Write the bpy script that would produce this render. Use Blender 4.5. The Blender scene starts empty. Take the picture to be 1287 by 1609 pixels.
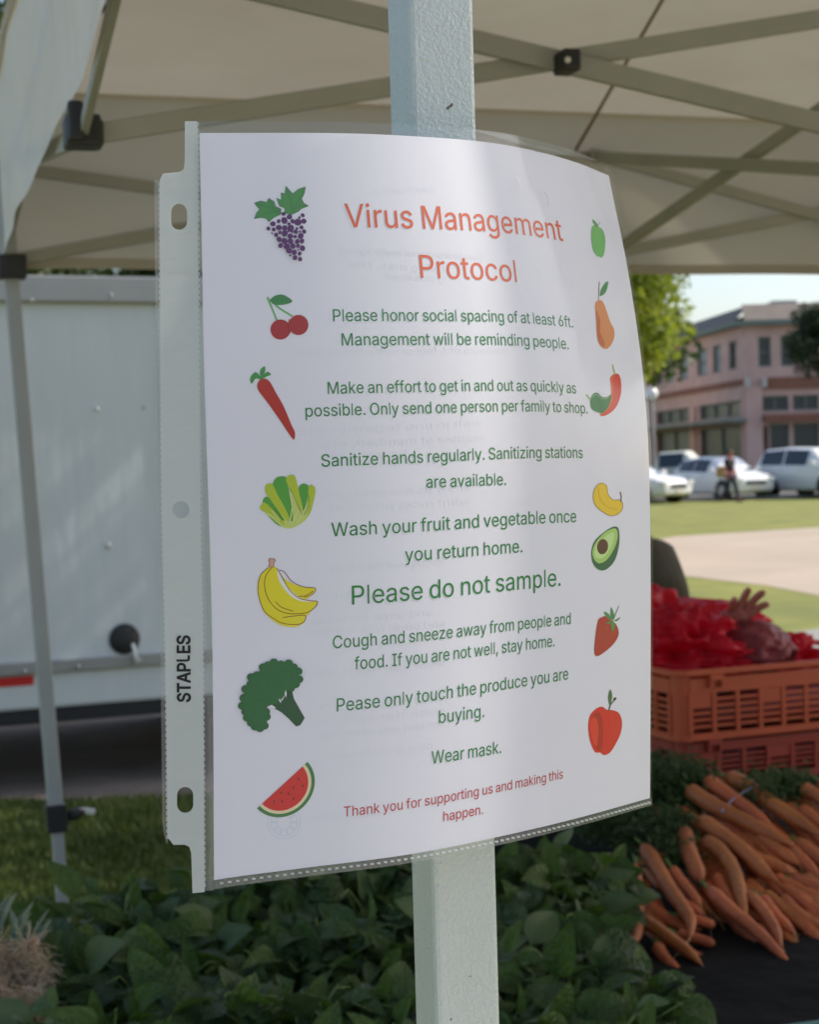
import bpy, bmesh, math, random
from mathutils import Vector, Matrix, noise
R = math.radians
rnd = random.Random(7)
S = bpy.context.scene
COL = S.collection

# ------------------------------------------------------------------ camera
F = 2600.0; CX = 643.5; CY = 804.5; EYE = 1.55
PITCH = math.atan(75.5 / F); ROLL = R(1.6)
cam_d = bpy.data.cameras.new('camera')
cam = bpy.data.objects.new('camera', cam_d); COL.objects.link(cam); S.camera = cam
cam_d.sensor_fit = 'VERTICAL'; cam_d.sensor_height = 24.0; cam_d.sensor_width = 24.0
cam_d.lens = F / 1609.0 * 24.0
cam_d.clip_start = 0.02; cam_d.clip_end = 3000
M3 = Matrix.Rotation(math.pi / 2 - PITCH, 3, 'X') @ Matrix.Rotation(-ROLL, 3, 'Z')
cam.matrix_world = Matrix.Translation((0, 0, EYE)) @ M3.to_4x4()
cam_d.dof.use_dof = True; cam_d.dof.focus_distance = 0.655
cam_d.dof.aperture_fstop = 17.5
# ------------------------------------------------------------------ light
SUN_DIR = Vector((0.90, 0.30, 0.0)).normalized(); SUN_EL = 42
sd = Vector((SUN_DIR.x * math.cos(R(SUN_EL)), SUN_DIR.y * math.cos(R(SUN_EL)), math.sin(R(SUN_EL))))
w = bpy.data.worlds.new('World'); S.world = w; w.use_nodes = True
nt = w.node_tree; nt.nodes.clear()
sky = nt.nodes.new('ShaderNodeTexSky'); sky.sky_type = 'NISHITA'; sky.sun_disc = False
sky.sun_elevation = R(SUN_EL); sky.sun_rotation = math.atan2(SUN_DIR.x, SUN_DIR.y)
sky.air_density = 1.0; sky.dust_density = 2.6; sky.ozone_density = 1.0
bg = nt.nodes.new('ShaderNodeBackground'); bg.inputs[1].default_value = 0.15
ow = nt.nodes.new('ShaderNodeOutputWorld')
nt.links.new(sky.outputs[0], bg.inputs[0]); nt.links.new(bg.outputs[0], ow.inputs[0])
sl = bpy.data.lights.new('sun', 'SUN'); sl.energy = 3.8; sl.angle = R(0.5); sl.color = (1.0, 0.93, 0.82)
so = bpy.data.objects.new('sun', sl); COL.objects.link(so)
so.rotation_euler = sd.to_track_quat('Z', 'Y').to_euler(); so.location = (6, 2, 9)
S.view_settings.view_transform = 'Standard'; S.view_settings.look = 'None'
S.view_settings.exposure = 0.5; S.view_settings.gamma = 1.0
S.view_settings.use_curve_mapping = False
S.render.engine = 'CYCLES'
S.cycles.max_bounces = 10; S.cycles.transparent_max_bounces = 16
S.cycles.use_denoising = True

# ------------------------------------------------------------------ helpers
def P(px, py, Y):
    """point seen at photo pixel (px,py) at distance Y in front of the camera"""
    d = M3 @ Vector(((px - CX) / F, -(py - CY) / F, -1.0))
    return Vector((0, 0, EYE)) + d * (Y / d.y)
def G(px, py, z=0.0):
    d = M3 @ Vector(((px - CX) / F, -(py - CY) / F, -1.0))
    return Vector((0, 0, EYE)) + d * ((z - EYE) / d.z)
TH = R(17); TA = Vector((math.cos(TH), math.sin(TH), 0)); TB = Vector((-math.sin(TH), math.cos(TH), 0))
P0 = Vector((0.013, 0.70, 0))
def T(a, b, z=0.0):
    v = P0 + TA * a + TB * b; v.z = z; return v

def tag(o, label=None, cat=None, group=None, kind=None):
    if label: o['label'] = label
    if cat: o['category'] = cat
    if group: o['group'] = group
    if kind: o['kind'] = kind
    return o
def empty(name, loc, label=None, cat=None, group=None, rz=0.0):
    o = bpy.data.objects.new(name, None); COL.objects.link(o)
    o.location = loc; o.rotation_euler = (0, 0, rz); o.empty_display_size = .1
    return tag(o, label, cat, group)
def wmat(o):
    m = Matrix.Translation(o.location) @ o.rotation_euler.to_matrix().to_4x4() @ Matrix.Diagonal((*o.scale, 1))
    return (wmat(o.parent) @ m) if o.parent else m
class MB:
    """collects geometry in world space (or in the parent's space when local=True)"""
    def __init__(s): s.v = []; s.f = []; s.m = []; s.sm = []
    def add(s, vs, fs, mi=0, smooth=False):
        n = len(s.v); s.v.extend(Vector(v) for v in vs)
        for f in fs:
            s.f.append([i + n for i in f]); s.m.append(mi); s.sm.append(smooth)
        return s
    def box(s, c, d, ax=None, mi=0, bev=0):
        c = Vector(c); h = [x / 2 for x in d]
        if ax is None: ax = (Vector((1, 0, 0)), Vector((0, 1, 0)), Vector((0, 0, 1)))
        vs = [c + ax[0] * (i * h[0]) + ax[1] * (j * h[1]) + ax[2] * (k * h[2]) for i in (-1, 1) for j in (-1, 1) for k in (-1, 1)]
        fs = [(0, 1, 3, 2), (4, 6, 7, 5), (0, 4, 5, 1), (2, 3, 7, 6), (0, 2, 6, 4), (1, 5, 7, 3)]
        return s.add(vs, fs, mi)
    def bar(s, a, b, wd, hg, up=Vector((0, 0, 1)), mi=0):
        a = Vector(a); b = Vector(b); d = (b - a); L = d.length; d /= L
        sx = d.cross(up).normalized(); u = sx.cross(d)
        return s.box((a + b) / 2, (L, wd, hg), (d, sx, u), mi)
    def tube(s, pts, rad, n=8, mi=0, cap=True, smooth=True, flat=1.0):
        pts = [Vector(p) for p in pts]; k = len(pts)
        if not hasattr(rad, '__len__'): rad = [rad] * k
        vs = []; up = None
        for i, p in enumerate(pts):
            t = (pts[min(i + 1, k - 1)] - pts[max(i - 1, 0)]).normalized()
            if up is None: up = t.orthogonal().normalized()
            up = (up - t * up.dot(t)).normalized(); q = t.cross(up)
            for j in range(n):
                a = 2 * math.pi * j / n
                vs.append(p + (up * math.cos(a) + q * math.sin(a) * flat) * rad[i])
        fs = [(i * n + j, i * n + (j + 1) % n, (i + 1) * n + (j + 1) % n, (i + 1) * n + j) for i in range(k - 1) for j in range(n)]
        if cap: fs += [tuple(reversed(range(n))), tuple(range((k - 1) * n, k * n))]
        return s.add(vs, fs, mi, smooth)
    def grid(s, fn, nu, nv, mi=0, smooth=True):
        vs = [fn(i / nu, j / nv) for j in range(nv + 1) for i in range(nu + 1)]
        fs = [(j * (nu + 1) + i, j * (nu + 1) + i + 1, (j + 1) * (nu + 1) + i + 1, (j + 1) * (nu + 1) + i) for j in range(nv) for i in range(nu)]
        return s.add(vs, fs, mi, smooth)
    def mesh(s, name, mats, inv=None):
        me = bpy.data.meshes.new(name)
        me.from_pydata([(inv @ v) if inv else v for v in s.v], [], s.f)
        if not isinstance(mats, (list, tuple)): mats = [mats]
        for m in mats: me.materials.append(m)
        me.polygons.foreach_set('material_index', s.m)
        me.polygons.foreach_set('use_smooth', s.sm); me.update()
        return me
    def build(s, name, mats, parent=None, local=False, bevel=0, origin=None):
        inv = None
        if parent is not None and not local: inv = wmat(parent).inverted()
        if parent is None and origin is not None: inv = Matrix.Translation(-Vector(origin))
        me = s.mesh(name, mats, inv)
        o = bpy.data.objects.new(name, me); COL.objects.link(o)
        if parent is not None: o.parent = parent
        elif origin is not None: o.location = origin
        if bevel:
            b = o.modifiers.new('bevel', 'BEVEL'); b.width = bevel; b.segments = 2; b.limit_method = 'ANGLE'
        return o
def inst(name, me, parent=None, mat=None):
    o = bpy.data.objects.new(name, me); COL.objects.link(o)
    if parent is not None: o.parent = parent
    if mat is not None: o.matrix_basis = mat
    return o

# ------------------------------------------------------------------ materials
def mat(name, col, rough=.6, metal=0.0, var=0.0, vscale=4.0, col2=None, bump=0.0, bscale=60.0, trans=0.0, spec=.5,
        rand=0.0, coat=0.0, detail=4.0, tcol=None, stretch=None):
    m = bpy.data.materials.new(name); m.use_nodes = True; n = m.node_tree.nodes; l = m.node_tree.links
    b = n['Principled BSDF']; out = n['Material Output']
    b.inputs['Roughness'].default_value = rough; b.inputs['Metallic'].default_value = metal
    b.inputs['Specular IOR Level'].default_value = spec
    b.inputs['Coat Weight'].default_value = coat
    tc = n.new('ShaderNodeTexCoord'); src = tc.outputs['Object']
    if stretch:
        mp = n.new('ShaderNodeMapping'); mp.inputs['Scale'].default_value = stretch
        l.new(src, mp.inputs[0]); src = mp.outputs[0]
    c = None
    if var > 0 or col2:
        nz = n.new('ShaderNodeTexNoise'); nz.inputs['Scale'].default_value = vscale; nz.inputs['Detail'].default_value = detail
        l.new(src, nz.inputs['Vector'])
        rp = n.new('ShaderNodeValToRGB'); c2 = col2 if col2 else tuple(x * (1 - var) for x in col)
        rp.color_ramp.elements[0].position = .32; rp.color_ramp.elements[0].color = (*c2, 1)
        rp.color_ramp.elements[1].position = .68; rp.color_ramp.elements[1].color = (*col, 1)
        l.new(nz.outputs[0], rp.inputs[0]); c = rp.outputs[0]
    if rand > 0:
        oi = n.new('ShaderNodeObjectInfo'); hs = n.new('ShaderNodeHueSaturation')
        mr = n.new('ShaderNodeMapRange'); mr.inputs['To Min'].default_value = 1 - rand; mr.inputs['To Max'].default_value = 1 + rand
        l.new(oi.outputs['Random'], mr.inputs[0]); l.new(mr.outputs[0], hs.inputs['Value'])
        mr2 = n.new('ShaderNodeMapRange'); mr2.inputs['To Min'].default_value = .5 + rand * .05; mr2.inputs['To Max'].default_value = .5 - rand * .05
        l.new(oi.outputs['Random'], mr2.inputs[0]); l.new(mr2.outputs[0], hs.inputs['Hue'])
        if c: l.new(c, hs.inputs['Color'])
        else: hs.inputs['Color'].default_value = (*col, 1)
        c = hs.outputs[0]
    if c: l.new(c, b.inputs['Base Color'])
    else: b.inputs['Base Color'].default_value = (*col, 1)
    nrm = None
    if bump > 0:
        bz = n.new('ShaderNodeTexNoise'); bz.inputs['Scale'].default_value = bscale; bz.inputs['Detail'].default_value = 3
        l.new(src, bz.inputs['Vector'])
        bp = n.new('ShaderNodeBump'); bp.inputs['Strength'].default_value = bump; bp.inputs['Distance'].default_value = .4 / bscale
        l.new(bz.outputs[0], bp.inputs['Height']); l.new(bp.outputs[0], b.inputs['Normal']); nrm = bp.outputs[0]
    if trans > 0:
        t = n.new('ShaderNodeBsdfTranslucent'); mx = n.new('ShaderNodeMixShader'); mx.inputs[0].default_value = trans
        if tcol: t.inputs[0].default_value = (*tcol, 1)
        elif c: l.new(c, t.inputs[0])
        else: t.inputs[0].default_value = (*col, 1)
        if nrm: l.new(nrm, t.inputs['Normal'])
        l.new(b.outputs[0], mx.inputs[1]); l.new(t.outputs[0], mx.inputs[2]); l.new(mx.outputs[0], out.inputs[0])
    return m
def film_mat(name, haze=.03, gloss=.5, tint=(.95, .96, .96), wave=0.0, rough=.06, milk=(.8, .82, .82)):
    m = bpy.data.materials.new(name); m.use_nodes = True; n = m.node_tree.nodes; l = m.node_tree.links
    n.remove(n['Principled BSDF']); out = n['Material Output']
    tr = n.new('ShaderNodeBsdfTransparent'); tr.inputs[0].default_value = (*tint, 1)
    gl = n.new('ShaderNodeBsdfGlossy'); gl.inputs['Roughness'].default_value = rough
    fr = n.new('ShaderNodeLayerWeight'); fr.inputs[0].default_value = .5     # facing: 0 head-on, 1 grazing
    pw = n.new('ShaderNodeMath'); pw.operation = 'POWER'; pw.inputs[1].default_value = 5.0; l.new(fr.outputs[1], pw.inputs[0])
    ma = n.new('ShaderNodeMath'); ma.operation = 'MULTIPLY_ADD'; ma.inputs[1].default_value = .95; ma.inputs[2].default_value = .042; l.new(pw.outputs[0], ma.inputs[0])
    mul = n.new('ShaderNodeMath'); mul.operation = 'MULTIPLY'; mul.inputs[1].default_value = gloss
    l.new(ma.outputs[0], mul.inputs[0])
    df = n.new('ShaderNodeBsdfDiffuse'); df.inputs[0].default_value = (*milk, 1)
    tl = n.new('ShaderNodeBsdfTranslucent'); tl.inputs[0].default_value = (*milk, 1)
    dm = n.new('ShaderNodeMixShader'); dm.inputs[0].default_value = .5
    l.new(df.outputs[0], dm.inputs[1]); l.new(tl.outputs[0], dm.inputs[2])
    m1 = n.new('ShaderNodeMixShader'); m1.inputs[0].default_value = haze
    l.new(tr.outputs[0], m1.inputs[1]); l.new(dm.outputs[0], m1.inputs[2])
    m2 = n.new('ShaderNodeMixShader'); l.new(mul.outputs[0], m2.inputs[0])
    l.new(m1.outputs[0], m2.inputs[1]); l.new(gl.outputs[0], m2.inputs[2]); l.new(m2.outputs[0], out.inputs[0])
    if wave:
        tc = n.new('ShaderNodeTexCoord'); mp = n.new('ShaderNodeMapping'); mp.inputs['Scale'].default_value = (1, 1, .35)
        nz = n.new('ShaderNodeTexNoise'); nz.inputs['Scale'].default_value = 18; nz.inputs['Detail'].default_value = 2
        bp = n.new('ShaderNodeBump'); bp.inputs['Strength'].default_value = wave; bp.inputs['Distance'].default_value = .01
        l.new(tc.outputs['Object'], mp.inputs[0]); l.new(mp.outputs[0], nz.inputs[0]); l.new(nz.outputs[0], bp.inputs['Height'])
        l.new(bp.outputs[0], gl.inputs['Normal']); l.new(bp.outputs[0], fr.inputs['Normal'])
    return m
def glass_mat(name, col=(.02, .03, .035), rough=.08):
    return mat(name, col, rough=rough, spec=.9)

M = {}
M['grass'] = mat('grass_mat', (.215, .215, .035), .9, col2=(.12, .14, .022), vscale=.9, bump=.8, bscale=25, detail=8)
M['path'] = mat('path_mat', (.40, .325, .255), .9, col2=(.34, .275, .215), vscale=.6, bump=.2, bscale=40)
M['concrete'] = mat('concrete_mat', (.27, .265, .25), .9, var=.2, vscale=2, bump=.2, bscale=40)
M['paving'] = mat('bounce_paving', (.50, .45, .38), .9, col2=(.42, .38, .32), vscale=1.5, bump=.2, bscale=30)
M['asphalt'] = mat('asphalt_mat', (.09, .088, .085), .9, var=.25, vscale=1.2, bump=.4, bscale=80)
M['dirt'] = mat('dirt_mat', (.2, .165, .135), .95, col2=(.14, .115, .09), vscale=2.5, bump=.5, bscale=30)
M['blade'] = mat('grass_blade_mat', (.125, .16, .03), .7, col2=(.07, .10, .018), vscale=2.2, trans=.35)
M['pole'] = None
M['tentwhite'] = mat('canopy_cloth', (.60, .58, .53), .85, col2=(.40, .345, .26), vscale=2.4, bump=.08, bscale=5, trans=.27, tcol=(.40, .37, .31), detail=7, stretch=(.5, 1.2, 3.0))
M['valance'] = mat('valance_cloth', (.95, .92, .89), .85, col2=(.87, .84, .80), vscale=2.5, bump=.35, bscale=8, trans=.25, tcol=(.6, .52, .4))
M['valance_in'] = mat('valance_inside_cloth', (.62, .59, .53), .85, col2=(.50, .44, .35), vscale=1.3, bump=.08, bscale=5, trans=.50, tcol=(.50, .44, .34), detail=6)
M['seam'] = mat('seam_tape', (.22, .15, .08), .9)
M['steel'] = mat('painted_steel', (.34, .345, .30), .5, var=.1, vscale=9, metal=.0)
M['leg'] = mat('leg_steel', (.40, .42, .41), .45, var=.08, vscale=6)
M['black'] = mat('black_plastic', (.018, .018, .018), .5)
M['lever'] = mat('lever_plastic', (.7, .7, .66), .5)
M['trailer'] = mat('trailer_panel', (.60, .63, .63), .34, col2=(.55, .57, .56), vscale=1.3, stretch=(2, 2, .5), bump=.08, bscale=1.5)
M['alu'] = mat('aluminium_trim', (.34, .34, .33), .45, metal=.35, var=.12, vscale=5)
M['redtape'] = mat('red_reflector', (.55, .02, .02), .35)
M['rubber'] = mat('rubber', (.02, .02, .02), .85)
M['chrome'] = mat('rim_metal', (.45, .45, .46), .3, metal=.7)
M['cloth_black'] = mat('black_tablecloth', (.007, .007, .008), .9, spec=.15, bump=.3, bscale=12)
M['teal'] = mat('teal_plastic', (.01, .16, .12), .4)
# ------------------------------------------------------------------ ground, road, paths
def sheet(name, pts, z, m):
    mb = MB(); mb.add([(p[0], p[1], z) for p in pts], [tuple(range(len(pts)))]); o = mb.build(name, m); tag(o, kind='structure'); return o
sheet('ground', [(-600, -60), (700, -60), (700, 900), (-600, 900)], 0, M['grass'])
# pavement that runs past the market, seen between the two lawns
gp = lambda x, y: tuple(G(x, y)[:2])
sheet('path', [gp(860, 876), gp(1063, 843), gp(1287, 829), gp(1500, 815), gp(1700, 960), gp(1480, 950), gp(1287, 936), gp(1203, 920), gp(1063, 904), gp(860, 898)], .004, M['path'])
sheet('pavement', [gp(1150, 1003), gp(1235, 996), gp(1287, 989), gp(1700, 960), gp(2100, 1150), gp(1500, 1080), gp(1290, 1040)], .008, M['concrete'])
sheet('paving', [(-5.0, -12), (14, -12), (14, .3), (-5.0, .3)], .004, M['paving'])  # unseen ground behind the camera, made pale and wide to bounce sunlight
YR = 55.0
sheet('road', [(-160, YR), (200, YR + 4), (200, YR + 24), (-160, YR + 20)], .004, M['asphalt'])
mb = MB(); mb.bar((-160, YR - .1, .06), (200, YR + 3.9, .06), .22, .12); tag(mb.build('kerb', M['concrete']), kind='structure')
mb = MB(); mb.bar((-160, YR + 21.3, .07), (200, YR + 25.3, .07), 3.0, .14); tag(mb.build('far_pavement', M['concrete']), kind='structure')
for k in range(-3, 14):      # parking bay lines
    mb = MB(); a = Vector((k * 3.2 + 2, YR + .6, .009)); mb.bar(a, a + Vector((-1.2, 4.6, 0)), .12, .004)
    if k == -3: ln = MB()
    ln.v += []; n0 = len(ln.v); ln.add(mb.v, mb.f)
ln.build('road_marking', mat('road_paint', (.7, .7, .66), .8))['kind'] = 'structure'
# service lane the trailer stands on
ta = Vector((math.cos(R(22)), math.sin(R(22)), 0)); tb = Vector((-math.sin(R(22)), math.cos(R(22)), 0))
TR0 = Vector((P(100, 1100, 8.05).x, 8.05, 0))
q = lambda a, b: tuple((TR0 + ta * a + tb * b)[:2])
e0 = G(-40, 1266); e1 = G(245, 1263)
sheet('service_lane', [(e0.x - 8, e0.y - .05), tuple(e0[:2]), tuple(e1[:2]), (e1.x + 2.2, e1.y + .1), (e1.x + 2.6, 15), (-14, 14)], .004, M['dirt'])
# low grass as real blades on the lawn in view at the left
def blades(name, poly, n, h, seed, m):
    r = random.Random(seed); mb = MB(); xs = [p[0] for p in poly]; ys = [p[1] for p in poly]; c = 0
    def inside(x, y):
        t = False; j = len(poly) - 1
        for i in range(len(poly)):
            a, b = poly[i], poly[j]
            if (a[1] > y) != (b[1] > y) and x < (b[0] - a[0]) * (y - a[1]) / (b[1] - a[1]) + a[0]: t = not t
            j = i
        return t
    while c < n:
        x = r.uniform(min(xs), max(xs)); y = r.uniform(min(ys), max(ys))
        if not inside(x, y): continue
        c += 1; a = r.uniform(0, 6.28); hh = h * r.uniform(.5, 1.4) * (1 + .8 * noise.noise((x * .9, y * .9, 0))); wd = .006 + hh * .07; t = r.uniform(-.6, .6)
        d = Vector((math.cos(a), math.sin(a), 0)); e = Vector((-d.y, d.x, 0)); b0 = Vector((x, y, 0))
        mb.add([b0 - d * wd, b0 + d * wd, b0 + d * wd * .6 + e * hh * t * .4 + Vector((0, 0, hh * .6)), b0 + e * hh * t + Vector((0, 0, hh))], [(0, 1, 2, 3)])
    return tag(mb.build(name, m), kind='stuff')
lawn1 = [gp(-60, 1269), gp(330, 1262), gp(330, 1560), gp(-60, 1600)]
o = blades('grass', lawn1, 26000, .05, 3, M['blade'])
tag(o, 'short dim grass in front of the white trailer', 'grass')

# ------------------------------------------------------------------ trees
def leafmat(name, c1, c2, tr=.45):
    return mat(name, c1, .6, col2=c2, vscale=1.1, trans=tr, detail=6)
M['bark'] = mat('bark', (.10, .075, .055), .95, col2=(.05, .038, .03), vscale=6, bump=.9, bscale=14)
M['leaf_a'] = leafmat('leaf_bright', (.38, .43, .04), (.15, .22, .02), .6)
M['leaf_b'] = leafmat('leaf_dark', (.035, .065, .018), (.015, .03, .01), .3)
M['leaf_c'] = leafmat('leaf_mid', (.09, .13, .025), (.03, .055, .012), .45)
def tree(loc, h, crown_c, crown_r, n, leaf, m, label, seed, trunk_r=.18, lumps=16):
    r = random.Random(seed); root = empty('tree', loc, label, 'tree', 'trees around the square'); loc = Vector(loc)
    cc = Vector(crown_c); cr = Vector(crown_r)
    tr = MB(); base = loc; top = Vector((cc.x, cc.y, cc.z))
    pts = [base.lerp(top, t) + Vector((r.uniform(-.1, .1), r.uniform(-.1, .1), 0)) * (1 if 0 < t < 1 else 0) for t in (0, .25, .5, .75, 1)]
    tr.tube(pts, [trunk_r * 1.3, trunk_r, trunk_r * .8, trunk_r * .55, trunk_r * .3], 9)
    lm = []
    for i in range(lumps):
        while True:
            v = Vector((r.uniform(-1, 1), r.uniform(-1, 1), r.uniform(-1, 1)))
            if .25 < v.length < 1: break
        c = cc + Vector((v.x * cr.x, v.y * cr.y, v.z * cr.z)); lm.append((c, r.uniform(.22, .42)))
    tr.build('trunk', M['bark'], root)
    for i, (c, s) in enumerate(lm[:8]):
        lb = MB(); s0 = pts[2].lerp(pts[4], r.random()); md = s0.lerp(c, .5) + Vector((0, 0, .1 * cr.z))
        lb.tube([s0, md, c], [trunk_r * .4, trunk_r * .25, trunk_r * .08], 6); lb.build('limb', M['bark'], root)
    cw = MB(); vs = []; fs = []
    for k in range(n):
        c, s = lm[r.randrange(lumps)]
        d = Vector((r.gauss(0, 1), r.gauss(0, 1), r.gauss(0, 1))).normalized() * (r.random() ** .45)
        p = c + Vector((d.x * cr.x, d.y * cr.y, d.z * cr.z)) * s * 1.25
        a = Vector((r.gauss(0, 1), r.gauss(0, 1), r.gauss(0, .6))).normalized(); b = a.orthogonal().normalized()
        b = (b + a.cross(b) * r.uniform(-1, 1)).normalized(); q = leaf * r.uniform(.6, 1.3); i = len(vs)
        vs += [p - a * q * .5, p - b * q * .28, p + a * q * .5 + Vector((0, 0, -q * .15)), p + b * q * .28]; fs.append((i, i + 1, i + 2, i + 3))
    cw.add(vs, fs); cw.build('crown', m, root)
    return root
# left crown hanging into the picture beside the notice
c = P(985, 500, 26)
tree((c.x - 1.6, 26.5, 0), 6, (c.x - .55, 26, c.z + .35), (1.45, 1.5, 1.6), 15000, .14, M['leaf_a'], 'bright yellow-green tree beside the right edge of the notice', 11, .14, 22)
c = P(1290, 532, 60)
tree((c.x + .8, 60, 0), 7, (c.x + .3, 60, c.z), (1.55, 1.4, 1.25), 8000, .17, M['leaf_b'], 'dark green tree in front of the pink building at the picture edge', 12, .12, 14)
tree((-8.3, 22, 0), 8, (-6.3, 20.5, 6.4), (3.4, 2.8, 3.4), 26000, .17, M['leaf_c'], 'big leafy tree rising past the top left corner of the canopy', 13, .28, 26)
c = P(120, 425, 15)
tree((c.x - .6, 15.5, 0), 5, (c.x, 15.4, c.z - .2), (2.3, 1.2, 1.15), 14000, .12, M['leaf_c'], 'leafy tree whose top shows over the white trailer', 14, .13, 20)
tree((-13.5, 30, 0), 8, (-13.5, 30, 6), (3.6, 3, 3.4), 14000, .24, M['leaf_b'], 'tall dark tree farthest left beyond the lane', 15, .26, 20)
tree((3.4, 40, 0), 8, (3.4, 40, 6), (3.4, 3, 3.2), 9000, .28, M['leaf_c'], 'street tree standing behind the paper notice', 16, .24, 16)

tree((6.2, 9.4, 0), 6, (4.6, 8.4, 5.5), (2.3, 2.4, 1.35), 15000, .16, M['leaf_c'], 'added unseen tree right of the canopy that shades the lawn', 17, .16, 18)  # added out of view so its crown shades the lawn by the trailer
# ------------------------------------------------------------------ far building
M['brick'] = mat('pink_brick', (.68, .45, .39), .9, col2=(.58, .37, .32), vscale=1.2, bump=.3, bscale=10)
M['brickred'] = mat('red_band', (.30, .13, .085), .9, var=.2, vscale=1.5)
M['green_trim'] = mat('green_trim', (.18, .215, .19), .7, var=.1, vscale=2)
M['slate'] = mat('slate', (.055, .06, .066), .8, col2=(.04, .045, .05), vscale=3)
M['tanroof'] = mat('tan_roof', (.21, .175, .15), .85, var=.2, vscale=2)
M['window_glass'] = glass_mat('window_glass', (.02, .025, .025), .35)
M['blind'] = mat('blind', (.30, .33, .34), .7)
M['cream'] = mat('cream_paint', (.55, .52, .46), .7)
def wall(root, O, D, L, H, ops, depth, m, name='wall', back=.35):
    """wall with real openings; ops are (s0,s1,z0,z1)"""
    N = Vector((D.y, -D.x, 0)); xs = sorted({0, L} | {o[0] for o in ops} | {o[1] for o in ops}); zs = sorted({0, H} | {o[2] for o in ops} | {o[3] for o in ops})
    mb = MB(); pt = lambda s, z, d=0: O + D * s + N * (-d) + Vector((0, 0, z))
    for i in range(len(xs) - 1):
        for j in range(len(zs) - 1):
            a, b, c, d = xs[i], xs[i + 1], zs[j], zs[j + 1]
            if any(o[0] <= a and b <= o[1] and o[2] <= c and d <= o[3] for o in ops): continue
            mb.add([pt(a, c), pt(b, c), pt(b, d), pt(a, d)], [(0, 1, 2, 3)])
    for a, b, c, d in ops:
        for u, v in (((a, c), (b, c)), ((b, c), (b, d)), ((b, d), (a, d)), ((a, d), (a, c))):
            mb.add([pt(*u), pt(*v), pt(*v, depth), pt(*u, depth)], [(0, 1, 2, 3)])
    mb.build(name, m, root)
    return pt, N
def window(root, pt, N, D, a, b, c, d, depth, frame, glass, mull=1, bar=True, name='window'):
    fm = MB(); t = .09; Z = Vector((0, 0, 1)); dd = depth - .06
    ax = (D, N, Z)
    fm.box(pt((a + b) / 2, c + t / 2, dd), (b - a - .01, .08, t), ax); fm.box(pt((a + b) / 2, d - t / 2, dd), (b - a - .01, .08, t), ax)
    for k in range(mull + 1):
        x = a + t / 2 + (b - a - t) * k / mull
        fm.box(pt(x, (c + d) / 2, dd), (t, .076, d - c - 2 * t), ax)
    if bar: fm.box(pt((a + b) / 2, (c + d) / 2, dd + .002), (b - a - 2 * t, .07, .06), ax)
    w_ = fm.build(name, frame, root)
    gm = MB(); gm.add([pt(a, c, depth), pt(b, c, depth), pt(b, d, depth), pt(a, d, depth)], [(0, 1, 2, 3)]); gm.build('pane', glass, w_)
    return w_
CN = Vector((16.3, 80, 0)); EL = Vector((14.4, 100, 0)); DL = (EL - CN).normalized(); LL = (EL - CN).length + 12
bl = empty('corner_building', CN, 'two storey pink brick corner building across the street', 'building')
def dpx(px):   # distance along the receding front for a photo column
    p = px - CX; k = .095; return (F * CN.x - p * CN.y) / (p + F * k) * math.sqrt(1 + k * k)
# the receding side, built from its far end to the corner so that normals face the street
O = CN + DL * LL; D = -DL
ops = []; up = []; tr_ = []; st = []
for a, b in ((1151, 1163), (1126, 1139), (1101, 1117), (1072, 1087), (1051, 1064), (1036, 1046)):
    s0, s1 = LL - dpx(a), LL - dpx(b); up.append((s0, s1, 5.75, 7.15))
for a, b in ((1103, 1168), (1035, 1088)):
    s0, s1 = LL - dpx(a), LL - dpx(b); tr_.append((s0, s1, 3.4, 4.2)); st.append((s0, s1, .35, 3.0))
pt, N = wall(bl, O, D, LL, 7.75, up + tr_ + st, .22, M['brick'])
for i, q_ in enumerate(up): window(bl, pt, N, D, *q_, .2, M['green_trim'], M['window_glass'] if i in (0, 5) else M['blind'])
for q_ in tr_: window(bl, pt, N, D, *q_, .2, M['green_trim'], M['window_glass'], 3, False, 'transom_window')
for q_ in st: window(bl, pt, N, D, *q_, .2, M['green_trim'], M['window_glass'], 2, False, 'shop_window')
def run(name, m, O, D, N, s0, s1, z, dep, h, off=0.0):
    mb = MB(); mb.box(O + D * ((s0 + s1) / 2) + N * (dep / 2 + off) + Vector((0, 0, z)), (s1 - s0, dep, h), (D, N, Vector((0, 0, 1)))); return mb.build(name, m, bl)
run('cornice', M['green_trim'], O, D, N, 0, LL + .5, 7.86, .5, .24)
run('band_course', M['brickred'], O, D, N, 0, LL, 5.05, .12, .28)
run('awning_ledge', M['green_trim'], O, D, N, 0, LL - dpx(1178), 3.2, .9, .16)
for a in (1095, 1030):
    s = LL - dpx(a); run('pier', M['brick'], O, D, N, s - .5, s + .5, 2.1, .16, 4.2)
mb = MB()   # slate roof slope of the side
a, b = O + Vector((0, 0, 7.98)), CN + Vector((0, 0, 7.98))
mb.add([a + N * .5, b + N * .5 + D * .5, b - N * .6 - D * .6 + Vector((0, 0, .85)), a - N * .6 + Vector((0, 0, .85))], [(0, 1, 2, 3)]); mb.build('roof', M['slate'], bl)
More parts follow.
